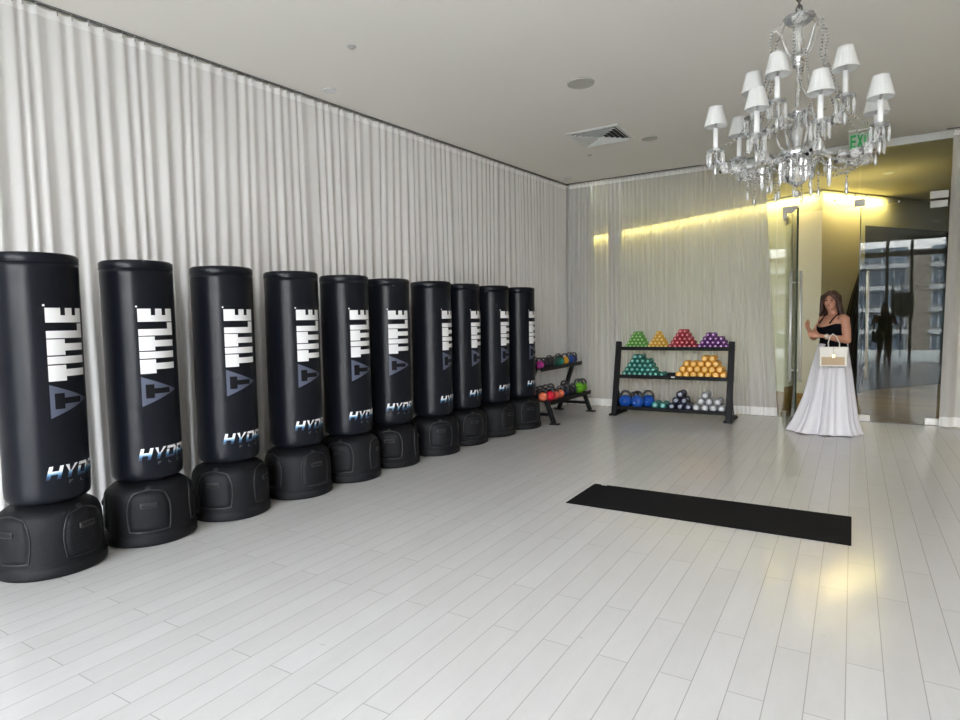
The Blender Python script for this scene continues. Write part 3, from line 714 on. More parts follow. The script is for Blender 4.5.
Lk = [('kb_salmon', .062, -3.475, 7.285, 'salmon kettlebell at the near end of the lower shelf'),
      ('kb_red', .068, -3.43, 7.415, 'bright red kettlebell on the lower shelf'),
      ('kb_coral', .062, -3.425, 7.565, 'coral kettlebell between the red and orange salmon ones'),
      ('kb_salmon', .064, -3.43, 7.74, 'orange salmon kettlebell next to the dark ones on the lower shelf'),
      ('kb_navy', .062, -3.43, 7.92, 'dark navy kettlebell beside the orange salmon one'),
      ('kb_black', .062, -3.43, 8.07, 'black kettlebell in the middle of the lower shelf'),
      ('kb_navy', .060, -3.44, 8.21, 'dark navy kettlebell left of the bright green pair'),
      ('kb_green', .082, -3.42, 8.40, 'large bright green kettlebell in front of its twin'),
      ('kb_green', .076, -3.44, 8.585, 'bright green kettlebell at the far end of the lower shelf'),
      ('kb_black', .060, -3.625, 7.38, 'black kettlebell in the rear row behind the red one'),
      ('kb_black', .060, -3.625, 7.54, 'black kettlebell in the rear row behind the coral one'),
      ('kb_black', .060, -3.625, 7.70, 'black kettlebell in the rear row behind the orange salmon one'),
      ('kb_black', .060, -3.625, 7.86, 'black kettlebell in the rear row behind the navy one'),
      ('kb_black', .062, -3.61, 8.30, 'black kettlebell in the rear row behind the bright green pair')]
for c, r, x, y, lb in Lk: kettlebell(c, r, (x-.035, y+.03, .306-(x-.035+3.53)*math.tan(math.radians(8))), .38, lb, gL)

# ------------------------------------------------------------------ ceiling fittings
def disc(name, x, y, r, m, label, cat, rim='white_metal', t=.012, group=None):
    o = thing(name, label, cat, (x, y, H), 0, group)
    b = MB(); b.lathe([(r*.86, -.001), (r*.88, -t), (r*.97, -t), (r, -.001)], 32, caps=False); b.build('rim', rim, o)
    b = MB(); b.lathe([(0, -t*.7), (r*.88, -t*.7)], 32, caps=False); b.build('face', m, o); return o
disc('ceiling_speaker', -2.15, 5.35, .125, 'grille', 'round grey ceiling speaker nearer the camera, left of the air vent', 'speaker', 'grille')
disc('ceiling_speaker', -2.11, 7.41, .095, 'grille', 'small round grey ceiling speaker right of the air vent', 'speaker', 'grille')
disc('downlight', -4.14, 4.20, .06, 'white_metal', 'small round unlit downlight in the ceiling near the left curtain', 'downlight')
disc('downlight', -3.72, 8.72, .06, 'white_metal', 'small round unlit downlight in the ceiling corner by both curtains', 'downlight')
o = disc('hall_downlight', .42, 11.2, .07, 'paper', 'small lit round downlight in the hallway ceiling behind the glass', 'downlight'); o.location.z = HC
for (x, y, lb) in ((-3.36, 3.66, 'tiny sprinkler head in the ceiling near the camera'), (-2.98, 7.70, 'tiny dark sprinkler head in the ceiling behind the air vent')):
    o = thing('sprinkler', lb, 'sprinkler', (x, y, H)); b = MB(); b.lathe([(.035, -.001), (.032, -.006), (.012, -.008), (.010, -.012), (.020, -.014), (.020, -.016), (0, -.016)], 16, caps=False); b.build('sprinkler_head', 'silver_matte', o)
t = thing('air_vent', 'square white ceiling air vent with dark gaps between louvres', 'vent', (-2.56, 6.975, H))
S = .31
def sq(mb, s0, s1, z0, z1, th=.004):
    # four mitred louvre strips from half size s0 at z0 to s1 at z1
    for k in range(4):
        q = Quaternion((0, 0, 1), k*PI/2)
        vs = [q @ V(-s0, -s0, z0), q @ V(s0, -s0, z0), q @ V(s1, -s1, z1), q @ V(-s1, -s1, z1)]
        vs += [v+V(0, 0, -th) for v in vs]
        mb.add(vs, [(0, 1, 2, 3), (7, 6, 5, 4), (0, 4, 5, 1), (1, 5, 6, 2), (2, 6, 7, 3), (3, 7, 4, 0)])
b = MB(); sq(b, S, S-.045, -.002, -.004, .010); b.build('vent_frame', 'white_metal', t)
for k in range(5):
    s = S-.05-k*.05; b = MB(); sq(b, s+.002, max(s-.026, .01), -.030, -.006); b.build('louvre', 'white_metal', t)
b = MB(); b.box((0, 0, -.0025), (2*S-.1, 2*S-.1, .003)); b.build('duct_shade_sheet', 'dark_void', t)  # dark sheet under the ceiling paints the shade between the louvres

# exit sign
t = thing('exit_sign', 'green EXIT sign hanging from the ceiling before the glass doors', 'exit sign', (0.07, 8.5, H))
b = MB(); b.box((0, 0, -.012), (.30, .05, .024), bev=.003); b.build('sign_housing', 'silver_matte', t)
b = MB(); b.box((0, 0, -.13), (.30, .008, .20)); b.build('sign_plate', 'exit_face', t)
b = MB()
def er(x0, z0, x1, z1): b.box(((x0+x1)/2, -.006, (z0+z1)/2), (x1-x0, .004, z1-z0))
zb, zt = -.21, -.06; x = -.13; wl_ = .055
er(x, zb, x+.018, zt); [er(x, z, x+wl_, z+.026) for z in (zb, (zb+zt)/2-.013, zt-.026)]
x += .070
for sgn in (1, -1): b.beam((x+.027-sgn*.022, -.006, zb), (x+.027+sgn*.022, -.006, zt), .004, .018, 0, up=(1, 0, 0))
x += .068; er(x, zb, x+.018, zt); x += .030; er(x+.018, zb, x+.038, zt); er(x, zt-.026, x+.056, zt)
b.build('exit_lettering', 'exit_green', t)

# ------------------------------------------------------------------ chandelier
CX, CY = -.265, 3.665
ch = thing('chandelier', 'large crystal chandelier with white pleated shades hanging from a chain', 'chandelier', (CX, CY, 0))
ZS = 1.0
def cpart(mb, name, m, parent=None): return mb.build(name, m, parent or ch)
# chain
ln = []
z = 2.955; k = 0
while z < H-.02:
    b = MB(); q = Quaternion((0, 0, 1), (k % 2)*PI/2)
    b.tube([q @ V(.013*math.cos(a), 0, .024*math.sin(a)) + V(0, 0, z) for a in [2*PI*i/14 for i in range(14)]], .0048, 6, closed=True); cpart(b, 'chain_link', 'chain'); z += .033; k += 1
b = MB(); b.lathe([(0, H-.045), (.02, H-.045), (.05, H-.02), (.055, H-.001)], 24, caps=False); cpart(b, 'ceiling_canopy', 'chrome')
# crown dish
b = MB(); b.lathe([(.012, 2.865), (.030, 2.872), (.055, 2.888), (.078, 2.915), (.075, 2.917), (.052, 2.893), (.028, 2.878), (.012, 2.872)], 32, caps=False, fn=lambda a, z: 1+.05*math.sin(8*a)); cpart(b, 'crown_dish', 'crystal')
b = MB(); b.lathe([(.0, 2.95), (.008, 2.94), (.008, 2.88), (.02, 2.865), (.012, 2.85), (.02, 2.82), (.026, 2.79), (.018, 2.76), (.012, 2.74), (0, 2.74)], 20, caps=False); cpart(b, 'crown_stem', 'crystal')
b = MB(); b.lathe([(.0, 2.735), (.020, 2.73), (.036, 2.715), (.034, 2.70), (.022, 2.692), (.030, 2.68), (.026, 2.665), (0, 2.655)], 24, caps=False); cpart(b, 'upper_cup', 'chrome')
b = MB(); b.lathe([(0, 2.66), (.009, 2.655), (.011, 2.55), (.009, 2.46), (0, 2.45)], 14, caps=False); cpart(b, 'glass_rod', 'crystal')
b = MB(); b.lathe([(0, 2.47), (.018, 2.46), (.028, 2.445), (.045, 2.435), (.045, 2.425), (.025, 2.405), (.012, 2.39), (0, 2.39)], 24, caps=False); cpart(b, 'middle_cup', 'chrome')
b = MB(); b.lathe([(0, 2.40), (.016, 2.39), (.030, 2.36), (.040, 2.32), (.028, 2.28), (.018, 2.26), (.03, 2.245), (0, 2.24)], 20, caps=False, fn=lambda a, z: 1+.07*math.sin(8*a)); cpart(b, 'glass_baluster', 'crystal')
b = MB(); b.lathe([(0, 2.252), (.05, 2.250), (.085, 2.238), (.098, 2.226), (.098, 2.205), (.07, 2.192), (.04, 2.188), (0, 2.188)], 32, caps=False); cpart(b, 'arm_ring', 'chrome')
b = MB(); b.lathe([(.040, 2.19), (.060, 2.17), (.068, 2.14), (.064, 2.11), (.050, 2.08), (.026, 2.06), (.010, 2.055), (0, 2.04)], 28, caps=False, fn=lambda a, z: 1+.06*math.sin(14*a)); cpart(b, 'bottom_bowl', 'crystal')
b = MB(); b.ell((0, 0, 2.015), (.018, .018, .022), 10, 7); cpart(b, 'finial_drop', 'crystal2')
# plume arms with bead curls round the crown
def beads(pts, r, sp, mb):
    L = 0; nxt = 0
    for p, q in zip(pts, pts[1:]):
        p = V(*p); q = V(*q); d = (q-p).length
        while nxt <= L+d:
            c = p.lerp(q, (nxt-L)/d if d else 0)
            mb.add([c+V(r, 0, 0), c+V(0, r, 0), c+V(-r, 0, 0), c+V(0, -r, 0), c+V(0, 0, r*1.15), c+V(0, 0, -r*1.15)], [(0, 1, 4), (1, 2, 4), (2, 3, 4), (3, 0, 4), (1, 0, 5), (2, 1, 5), (3, 2, 5), (0, 3, 5)])
            nxt += sp
        L += d
def swag(p, q, sag, n=14): 
    p = V(*p); q = V(*q); return [p.lerp(q, i/n)-V(0, 0, sag*4*(i/n)*(1-i/n)) for i in range(n+1)]
def pc(r, deg, z): return V(r*math.cos(math.radians(deg)), r*math.sin(math.radians(deg)), z)
for k in range(6):
    dg = k*60+25
    b = MB(); b.tube([pc(.02, dg, 2.71), pc(.055, dg, 2.74), pc(.075, dg, 2.79), pc(.085, dg, 2.83), pc(.11, dg, 2.855), pc(.135, dg, 2.85)], [.006, .006, .005, .005, .004, .003], 6); cpart(b, 'plume_arm', 'crystal')
    b = MB(); beads([pc(.135, dg, 2.85), pc(.142, dg, 2.80), pc(.135, dg, 2.74), pc(.125, dg, 2.68)], .0072, .0165, b); beads(swag(pc(.072, dg+12, 2.915), pc(.135, dg, 2.85), .01), .0045, .0105, b)
    cpart(b, 'bead_tassel', 'crystal2')
    b = MB(); beads(swag(pc(.125, dg, 2.685), pc(.24, dg+18, 2.445), .035), .0068, .0165, b); cpart(b, 'bead_swag', 'crystal2')
def prism(L=.075, w=.0085):
    b = MB(); n = 6; vs = [(0, 0, 0)]
    for z, r in ((-.010, w), (-L*.85, w*.75)):
        vs += [(r*math.cos(2*PI*i/n), r*.6*math.sin(2*PI*i/n), z) for i in range(n)]
    vs.append((0, 0, -L)); fs = [(0, 1+i, 1+(i+1) % n) for i in range(n)]+[(1+i, 7+i, 7+(i+1) % n, 1+(i+1) % n) for i in range(n)]+[(13, 7+(i+1) % n, 7+i) for i in range(n)]
    b.add(vs, fs); b.ell((0, 0, .006), (.005, .005, .005), 6, 4); return b
prism_mesh = None
def arm(px, py, sz, hub_z, hub_r, dip, nm):
    """px,py: lamp position relative to the axis; sz: height of the shade's centre"""
    global prism_mesh
    r = math.hypot(px, py); dg = math.degrees(math.atan2(py, px))
    panz = sz-.185
    b = MB(); pts = []
    P0 = pc(hub_r, dg, hub_z); P1 = pc(hub_r+.06, dg, hub_z-.01); P2 = pc(r*.50, dg, panz-dip-.10); P3 = pc(r*1.03, dg, panz-dip-.085); P4 = pc(r, dg, panz)
    for i in range(21):
        t_ = i/20; c = [(1-t_)**4, 4*t_*(1-t_)**3, 6*t_*t_*(1-t_)**2, 4*t_**3*(1-t_), t_**4]; pts.append(P0*c[0]+P1*c[1]+P2*c[2]+P3*c[3]+P4*c[4])
    b.tube(pts, .0072, 8); a = b.build('arm', 'crystal', ch)
    c5 = pts[9]
    for kk in range(3):
        bb = MB(); bb.lathe([(.004, c5.z+.012), (.020, c5.z+.018), (.032, c5.z+.004-.012*kk), (.024, c5.z-.012-.012*kk), (.004, c5.z-.018-.012*kk)], 12, (pts[9+kk*3].x, pts[9+kk*3].y, pts[9+kk*3].z-c5.z), caps=False, smooth=False, fn=lambda a_, z_: 1+.16*math.cos(6*a_)); bb.build('glass_rosette', 'crystal', a)
    c = V(px, py, 0)
    def part(mb, name, m): o = mb.build(name, m, a); return o
    b = MB(); b.lathe([(.010, panz-.006), (.028, panz), (.044, panz+.008), (.042, panz+.012), (.020, panz+.006), (.010, panz+.004)], 20, (c.x, c.y, 0), fn=lambda a_, z_: 1+.08*math.sin(8*a_), caps=False); part(b, 'drip_pan', 'crystal')
    b = MB(); b.lathe([(0, panz), (.013, panz), (.015, panz+.018), (.0125, panz+.022), (.0125, panz+.125), (0, panz+.125)], 14, (c.x, c.y, 0), caps=False); part(b, 'candle', 'candle')
    b = MB(); b.lathe([(.005, panz+.12), (.005, panz+.14), (.010, panz+.155), (.008, panz+.175), (0, panz+.185)], 10, (c.x, c.y, 0), caps=False); part(b, 'bulb', 'chrome')
    b = MB(); n = 72; fn = lambda a_, z_: 1+.035*math.cos(24*a_)
    b.lathe([(.057, sz-.050), (.0565, sz-.044), (.0345, sz+.047), (.034, sz+.050)], n, (c.x, c.y, 0), caps=False, fn=fn)
    b.lathe([(.0555, sz-.050), (.0325, sz+.050)], 36, (c.x, c.y, 0), caps=False); b.lathe([(.057, sz-.0505), (.0555, sz-.0505)], 36, (c.x, c.y, 0), caps=False); b.lathe([(.034, sz+.050), (.0325, sz+.050)], 36, (c.x, c.y, 0), caps=False)
    o = part(b, 'lamp_shade', 'shade'); o['label'] = 'white pleated fabric shade'
    for zz, rr in ((sz-.049, .0575), (sz+.049, .0347)):
        b = MB(); b.tube([(c.x+rr*math.cos(2*PI*i/28), c.y+rr*math.sin(2*PI*i/28), zz) for i in range(28)], .0024, 5, closed=True); part(b, 'shade_trim', 'shade')
    for i in range(8):
        an = 2*PI*i/8+.3
        if prism_mesh is None: o = prism().build('crystal_prism', 'crystal', a); prism_mesh = o.data
        else: o = bpy.data.objects.new('crystal_prism', prism_mesh); C.objects.link(o); o.parent = a
        o.location = (c.x+.040*math.cos(an), c.y+.040*math.sin(an), panz-.004); o.rotation_euler = (0, 0, an)
    b = MB(); zc = panz-dip*.55-.02; b.ell((c.x, c.y, panz-.10), (.011, .011, .030), 8, 6); beads([(c.x, c.y, panz-.02), (c.x, c.y, panz-.075)], .005, .011, b); part(b, 'drop_pendant', 'crystal2')
    return V(px, py, panz)
low = [(-.385, .0), ]
def rel(x, y): return (x-CX, y-CY)
LOWP = [(-.650, 3.545), (-.570, 3.805), (-.425, 3.375), (-.145, 3.305), (.095, 3.540), (.085, 3.795)]     # world x,y at z=2.45
UPP = [(-.335, 3.385), (-.05, 3.49), (-.47, 3.58)]                                                              # world x,y at z=2.60
lp = []
for x, y in LOWP: p = rel(x, y); lp.append(arm(p[0], p[1], 2.45, 2.225, .09, .035, 'l'))
upn = []
for x, y in UPP: p = rel(x, y); upn.append(arm(p[0], p[1], 2.60, 2.43, .04, .03, 'u'))
for p in lp:
    u_ = V(p.x, p.y, 0).normalized()
    b = MB(); beads(swag(u_*.13+V(0, 0, 2.70), V(p.x, p.y, 0)*.9+V(0, 0, p.z+.03), .10), .0064, .0165, b); cpart(b, 'bead_swag', 'crystal2')
    b = MB(); beads([u_*.24+V(0, 0, 2.17), u_*.24+V(0, 0, 2.04)], .0064, .0165, b); b.ell(u_*.24+V(0, 0, 2.015), (.009, .009, .022), 8, 6); cpart(b, 'bead_tassel', 'crystal2')
    b = prism(.13, .012); o = cpart(b, 'crystal_prism', 'crystal'); o.location = (p.x*.42, p.y*.42, 2.17)
# swags from lamp to lamp and tassels below the hub
order = sorted(lp, key=lambda p: math.atan2(p.y, p.x))
for i, p in enumerate(order):
    q = order[(i+1) % len(order)]
    hub = V(0, 0, 2.20)+V(p.x+q.x, p.y+q.y, 0).normalized()*.10
    for e in (p, q):
        b = MB(); beads(swag(e-V(0, 0, .01), hub, .12), .0068, .0165, b); cpart(b, 'bead_swag', 'crystal2')
    b = MB(); beads([hub, hub-V(0, 0, .17)], .0066, .0165, b); b.ell(hub-V(0, 0, .195), (.009, .009, .024), 8, 6); cpart(b, 'bead_tassel', 'crystal2')
for k in range(10):
    dg = k*36
    b = prism(.11, .011); o = cpart(b, 'crystal_prism', 'crystal'); o.location = pc(.075, dg, 2.19)
for k in range(8):
    dg = k*45+10
    b = prism(.07, .009); o = cpart(b, 'crystal_prism', 'crystal'); o.location = pc(.043, dg, 2.425)
for k in range(6):
    dg = k*60
    b = MB(); b.tube([pc(.05, dg, 2.24), pc(.085, dg, 2.27), pc(.10, dg, 2.32), pc(.085, dg, 2.37), pc(.10, dg, 2.42), pc(.13, dg, 2.43)], [.007, .007, .006, .005, .005, .003], 7); cpart(b, 'scroll_arm', 'crystal')
    b = MB(); b.ell(pc(.13, dg, 2.13), (.010, .010, .03), 8, 6); beads([pc(.095, dg, 2.21), pc(.13, dg, 2.16)], .006, .012, b); cpart(b, 'drop_pendant', 'crystal2')

# ------------------------------------------------------------------ people
def remeshed(mb, name, m, parent, voxel=.006, smooth=6, fac=.5):
    o = mb.build(name, m, parent, weld=False)
    md = o.modifiers.new('r', 'REMESH'); md.mode = 'VOXEL'; md.voxel_size = voxel; md.use_smooth_shade = True
    sm = o.modifiers.new('s', 'SMOOTH'); sm.factor = fac; sm.iterations = smooth
    bpy.context.view_layer.update(); dg = bpy.context.evaluated_depsgraph_get(); me = bpy.data.meshes.new_from_object(o.evaluated_get(dg))
    o.modifiers.clear(); o.data = me
    if not me.materials: me.materials.append(M[m])
    for p in me.polygons: p.use_smooth = True
    return o
def loft(mb, secs, e1, e2, n=24, zt=None, cap=True):
    """secs: (centre, lateral radius, depth radius)"""
    vs = []
    for c, r1, r2 in secs:
        c = V(*c)
        for k in range(n):
            a = 2*PI*k/n; vs.append(c+e1*(r1*math.cos(a))+e2*(r2*math.sin(a)))
    fs = [(i*n+k, i*n+(k+1) % n, (i+1)*n+(k+1) % n, (i+1)*n+k) for i in range(len(secs)-1) for k in range(n)]
    mb.add(vs, fs, True)
    if cap: mb.add(vs[:n][::-1], [tuple(range(n))]); mb.add(vs[-n:], [tuple(range(n))])
def hand(mb, wrist, palm, fdir, up, curl, side=1, s=1.0):
    """palm: centre; fdir: finger direction; up: back of the hand; side: thumb side sign"""
    fdir = fdir.normalized(); lat = fdir.cross(up).normalized()*side; up = up.normalized()
    mb.tube([wrist, wrist.lerp(palm, .6), palm, palm+fdir*.025*s], [.021*s, .024*s, .027*s, .022*s], 10)
    R = Matrix((lat, fdir, up)).transposed().to_quaternion(); mb.ell(palm, (.038*s, .045*s, .017*s), rot=R)
    for i, (o, L) in enumerate(((.028, .066), (.010, .075), (-.009, .070), (-.027, .055))):
        p0 = palm+lat*o*s+fdir*.030*s; d = fdir.copy(); pts = [p0-fdir*.02]
        p = p0; pts.append(p)
        for j in range(3):
            d = (d-up*curl*(.5+.3*j)).normalized(); p = p+d*L*s*(.45, .32, .23)[j]; pts.append(p)
        mb.tube(pts, [.0095*s, .0092*s, .0085*s, .008*s, .006*s], 8)
    d = (lat*.75+fdir*.65-up*.25).normalized(); p0 = palm+lat*.022*s-fdir*.018*s
    mb.tube([p0, p0+d*.032*s, p0+d*.05*s+fdir*.016*s, p0+d*.052*s+fdir*.038*s], [.013*s, .0115*s, .010*s, .007*s], 8)

WX, WY = -.227, 8.15
pr = thing('person', 'woman in black camisole and long white skirt holding a cream handbag at the glass door', 'person', (WX, WY, 0))
Fw = V(-.75, -.66, 0).normalized(); E1 = V(.66, -.75, 0).normalized()
TS = [(.92, .120, .100), (.97, .140, .115), (1.0, .145, .120), (1.07, .140, .115), (1.13, .142, .115), (1.19, .150, .128), (1.235, .156, .140), (1.28, .155, .118), (1.32, .158, .088), (1.352, .135, .070), (1.375, .080, .058)]
def tr_at(z):
    for (a, b, c), (d, e, f_) in zip(TS, TS[1:]):
        if z <= d: t = max(0, (z-a)/(d-a)); return b+(e-b)*t, c+(f_-c)*t
    return TS[-1][1:]
def tc_at(z): return V(.035, 0, z)+Fw*(.018*math.exp(-((z-1.22)/.07)**2))
mb = MB()
loft(mb, [(tc_at(z), a, b) for z, a, b in TS], E1, Fw)
hc_ = V(.008, -.02, 1.535); FD = V(-.22, -.97, -.02).normalized(); HE = V(.97, -.22, 0)
mb.tube([V(.035, .0, 1.34), V(.028, -.005, 1.40), V(.015, -.01, 1.47)], [.058, .049, .050], 16)
RH = Matrix((HE, -FD, V(0, 0, 1))).transposed().to_quaternion()
mb.ell(hc_+V(0, .008, .018), (.073, .088, .090), 24, 16, RH)
mb.ell(hc_+FD*.020+V(0, 0, -.040), (.058, .064, .070), 20, 12, RH)
mb.ell(hc_+FD*.058+V(0, 0, -.088), (.026, .022, .020), 14, 8, RH)      # chin
mb.tube([hc_+FD*.078+V(0, 0, .012), hc_+FD*.094+V(0, 0, -.022), hc_+FD*.086+V(0, 0, -.034)], [.007, .012, .010], 10)   # nose
for s in (-1, 1):
    mb.ell(hc_+FD*.052+HE*s*.036+V(0, 0, -.028), (.022, .018, .020), 12, 8, RH)       # cheeks
    mb.ell(hc_+HE*s*.074+V(0, .01, -.005), (.008, .018, .030), 12, 8, RH)             # ears
SL = V(.148, -.115, 1.325); EL = V(.178, -.115, 1.085); WL = V(-.045, -.235, 1.135)
mb.ell(SL+V(-.01, 0, 0), (.056, .056, .055)); mb.tube([SL+V(-.04, .03, .01), SL, SL.lerp(EL, .5), EL], [.05, .054, .051, .041], 14)
mb.ell(EL, (.041, .041, .041)); mb.tube([EL, EL.lerp(WL, .35), WL], [.041, .041, .024], 14)
hand(mb, WL, WL+V(-.075, -.02, .012), V(-1, -.15, .18), V(-.2, -.75, .5), .30, 1, .95)
SR = V(-.065, .115, 1.325); ER = V(-.165, .04, 1.115); WR = V(-.205, -.13, 1.205)
mb.ell(SR, (.054, .054, .055)); mb.tube([SR+V(.03, -.03, .01), SR, SR.lerp(ER, .5), ER], [.048, .052, .048, .039], 14)
mb.ell(ER, (.039, .039, .039)); mb.tube([ER, ER.lerp(WR, .35), WR], [.039, .038, .024], 14)
hand(mb, WR, WR+V(-.018, -.05, .045), V(-.25, -.5, .8), V(-.8, .1, .3), .45, -1, .92)
for s in (-1, 1):
    hp = V(.03, 0, .95)+E1*s*.070; kn = V(.01, 0, .50)+E1*s*.062; an = V(0, 0, .09)+E1*s*.07
    mb.tube([hp, hp.lerp(kn, .5), kn, kn.lerp(an, .35), an], [.078, .068, .052, .052, .036], 14)
    mb.tube([an, an+V(0, 0, -.045), an+Fw*.07+V(0, 0, -.062), an+Fw*.14+V(0, 0, -.070)], [.036, .036, .032, .018], 12)
body = remeshed(mb, 'body', 'skin', pr, .0058)
# face details
b = MB()
for s in (-1, 1): b.ell(hc_+FD*.0795+HE*s*.030+V(0, 0, .008), (.0135, .006, .0062), 12, 8, RH)
b.build('eyes', 'eye', body)
b = MB()
for s in (-1, 1): b.tube([hc_+FD*.083+HE*s*.014+V(0, 0, .026), hc_+FD*.084+HE*s*.030+V(0, 0, .032), hc_+FD*.070+HE*s*.048+V(0, 0, .026)], [.003, .0035, .002], 6)
b.build('eyebrows', 'hair', body)
b = MB(); b.tube([hc_+FD*.078+HE*-.024+V(0, 0, -.056), hc_+FD*.088+HE*-.010+V(0, 0, -.060), hc_+FD*.088+HE*.010+V(0, 0, -.060), hc_+FD*.078+HE*.024+V(0, 0, -.056)], [.003, .0062, .0062, .003], 8); b.build('lips', 'lip', body)
b = MB(); b.tube([hc_+FD*.0885+HE*-.012+V(0, 0, -.0585), hc_+FD*.0925+V(0, 0, -.060), hc_+FD*.0885+HE*.012+V(0, 0, -.0585)], [.0018, .0030, .0018], 6); b.build('teeth', 'white_print', body)
# hair
b = MB()
b.ell(hc_+V(.004, .024, .036), (.088, .090, .096), 24, 14, RH)
rnd = random.Random(5)
for i in range(34):
    an = math.radians(-28+rnd.uniform(-4, 4)+i*236/33)      # around the head from one temple over the back to the other
    d0 = HE*math.cos(an)-FD*math.sin(an)
    p0 = hc_+V(0, .005, .115)+d0*.015-FD*.0; p1 = hc_+V(0, .008, .05)+d0*.088; p2 = hc_+V(0, .008, -.03)+d0*.094
    right = HE.dot(d0)
    p3 = hc_+V(0, .012, -.10)+d0*(.088+.020*max(0, right)+.012*rnd.random()); p4 = hc_+V(.025*right, .012, -.150-.085*max(0, right)+rnd.uniform(-.035, .015))+d0*(.080+.035*max(0, right)+.02*rnd.random())
    b.tube([p0, p1, p2, p3, p4], [.020, .022, .021, .019, .006], 7)
for s, w_ in ((-1, .055), (1, .06)):   # fringe swept to both sides of the parting
    for j in range(5):
        b.tube([hc_+V(0, 0, .110)+FD*.03+HE*s*.004*j, hc_+FD*(.078-.004*j)+HE*s*(.020+.006*j)+V(0, 0, .070), hc_+FD*(.066-.006*j)+HE*s*(w_+.004*j)+V(0, 0, .034), hc_+FD*(.036-.006*j)+HE*s*.080+V(0, 0, -.03), hc_+FD*(.02-.006*j)+HE*s*.085+V(0, 0, -.11)], [.014, .015, .014, .013, .006], 7)
o = remeshed(b, 'hair', 'hair', body, .006, 2, .3); o['label'] = 'long reddish brown hair falling past the shoulder'
# camisole
b = MB(); n = 40; rows = 14; vs = []
for j in range(rows+1):
    for k in range(n):
        a = 2*PI*k/n; fr = math.sin(a)            # 1 = front
        ztop = 1.285-.05*max(0, fr)**3-.02*max(0, -fr)
        if abs(math.cos(a)) > .8: ztop = 1.275
        z = 1.00+(ztop-1.00)*j/rows; r1, r2 = tr_at(z); c = tc_at(z)
        w_ = .012+.004*math.sin(40*z+2*a)*(1 if z < 1.15 else 0)
        vs.append(c+E1*((r1+w_)*math.cos(a))+Fw*((r2+w_)*math.sin(a)))
b.add(vs, [(j*n+k, j*n+(k+1) % n, (j+1)*n+(k+1) % n, (j+1)*n+k) for j in range(rows) for k in range(n)], True)
o = b.build('camisole', 'top', pr); o['label'] = 'black camisole with thin straps'
b = MB()
for s in (-1, 1):
    pts = []
    for f_ in (1, .7, .35, 0, -.35, -.7, -1):
        z = 1.375-.10*abs(f_)**1.6; r1, r2 = tr_at(z); pts.append(V(.035, 0, z+.004)+E1*s*.085+Fw*(f_*.108+.012*f_))
    b.tube(pts, .009, 6)
b.build('strap', 'top', pr)
# skirt
b = MB(); n = 140; rows = 26; vs = []
rnd = random.Random(9)
ph = [rnd.uniform(0, 6.28) for _ in range(5)]
for j in range(rows+1):
    t = j/rows; z = 1.045*(1-t)+.012*t
    rr = .145+.150*t**1.0+.035*max(0, t-.8)*5*max(0, t-.8)*5; cx = .035-.038*t; cy = 0
    for k in range(n):
        a = 2*PI*k/n
        fold = (.045*math.sin(9*a+ph[0]+.5*t)+.028*math.sin(15*a+ph[1])+.012*math.sin(27*a+ph[2]))*t**.8*1.1
        g_ = .006*math.sin(40*a)*(1-t)
        r = rr*(1+0)+fold*.75+g_
        zz = z
        if j == rows: zz = .006+.010*(1+math.sin(9*a+ph[0]+.5))*.5
        ex = .07*max(0, math.cos(a-math.radians(205)))**6*max(0, t-.6)*2.5
        vs.append(V(cx+(r+ex)*math.cos(a), cy+(r*.80+ex)*math.sin(a), zz))
b.add(vs, [(j*n+k, (j+1)*n+k, (j+1)*n+(k+1) % n, j*n+(k+1) % n) for j in range(rows) for k in range(n)], True)
o = b.build('skirt', 'skirt', pr); o['label'] = 'floor length white satin skirt with soft folds'
b = MB(); b.tube([V(0.035+.143*math.cos(2*PI*k/48), .114*math.sin(2*PI*k/48), 1.035) for k in range(48)], .012, 8, closed=True); b.build('waistband', 'skirt', pr)
b = MB(); q = (EL-WL).normalized(); c = WL.lerp(EL, .10); u = q.orthogonal().normalized(); v = q.cross(u)
b.tube([c+u*.029*math.cos(2*PI*k/20)+v*.029*math.sin(2*PI*k/20) for k in range(20)], .005, 6, closed=True); b.ell(c+V(-.003, -.030, .006), (.018, .007, .017)); o = b.build('wristwatch', 'bagwhite', pr); o['label'] = 'white wristwatch'
# handbag: a thing of its own, hanging from the forearm
hb = thing('handbag', 'cream and tan structured handbag hanging from the forearm of the woman', 'handbag', (WX+.045, WY-.285, .800), .12)
b = MB(); b.box((0, 0, .105), (.275, .085, .21), bev=.008); b.build('bag_case', 'bagwhite', hb)
b = MB(); b.box((-.004, -.044, .062), (.225, .006, .090), bev=.003); o = b.build('front_panel', 'bagtan', hb); o['label'] = 'tan leather front panel'
b = MB(); b.add([(-.14, -.046, .212), (.14, -.046, .212), (.125, -.054, .118), (-.125, -.054, .118), (-.14, -.038, .212), (.14, -.038, .212), (.125, -.046, .118), (-.125, -.046, .118)], [(0, 3, 2, 1), (4, 5, 6, 7), (0, 1, 5, 4), (1, 2, 6, 5), (2, 3, 7, 6), (3, 0, 4, 7)])
b.box((0, -.005, .214), (.28, .088, .008), bev=.003); b.build('flap', 'bagwhite', hb)
b = MB(); b.box((-.002, -.058, .118), (.036, .008, .046), bev=.003); b.build('clasp', 'gold', hb)
b = MB(); b.tube([V(-.002, -.05, .212), V(-.002, -.062, .16), V(-.002, -.060, .13)], .004, 6); b.build('tassel_cord', 'grille', hb)
b = MB(); b.tube([V(-.045, 0, .212), V(-.048, .02, .26), V(-.030, .05, .33), V(.0, .06, .360), V(.035, .055, .33), V(.062, .02, .26), V(.060, 0, .212)], .0065, 8); b.build('handle', 'bagwhite', hb)
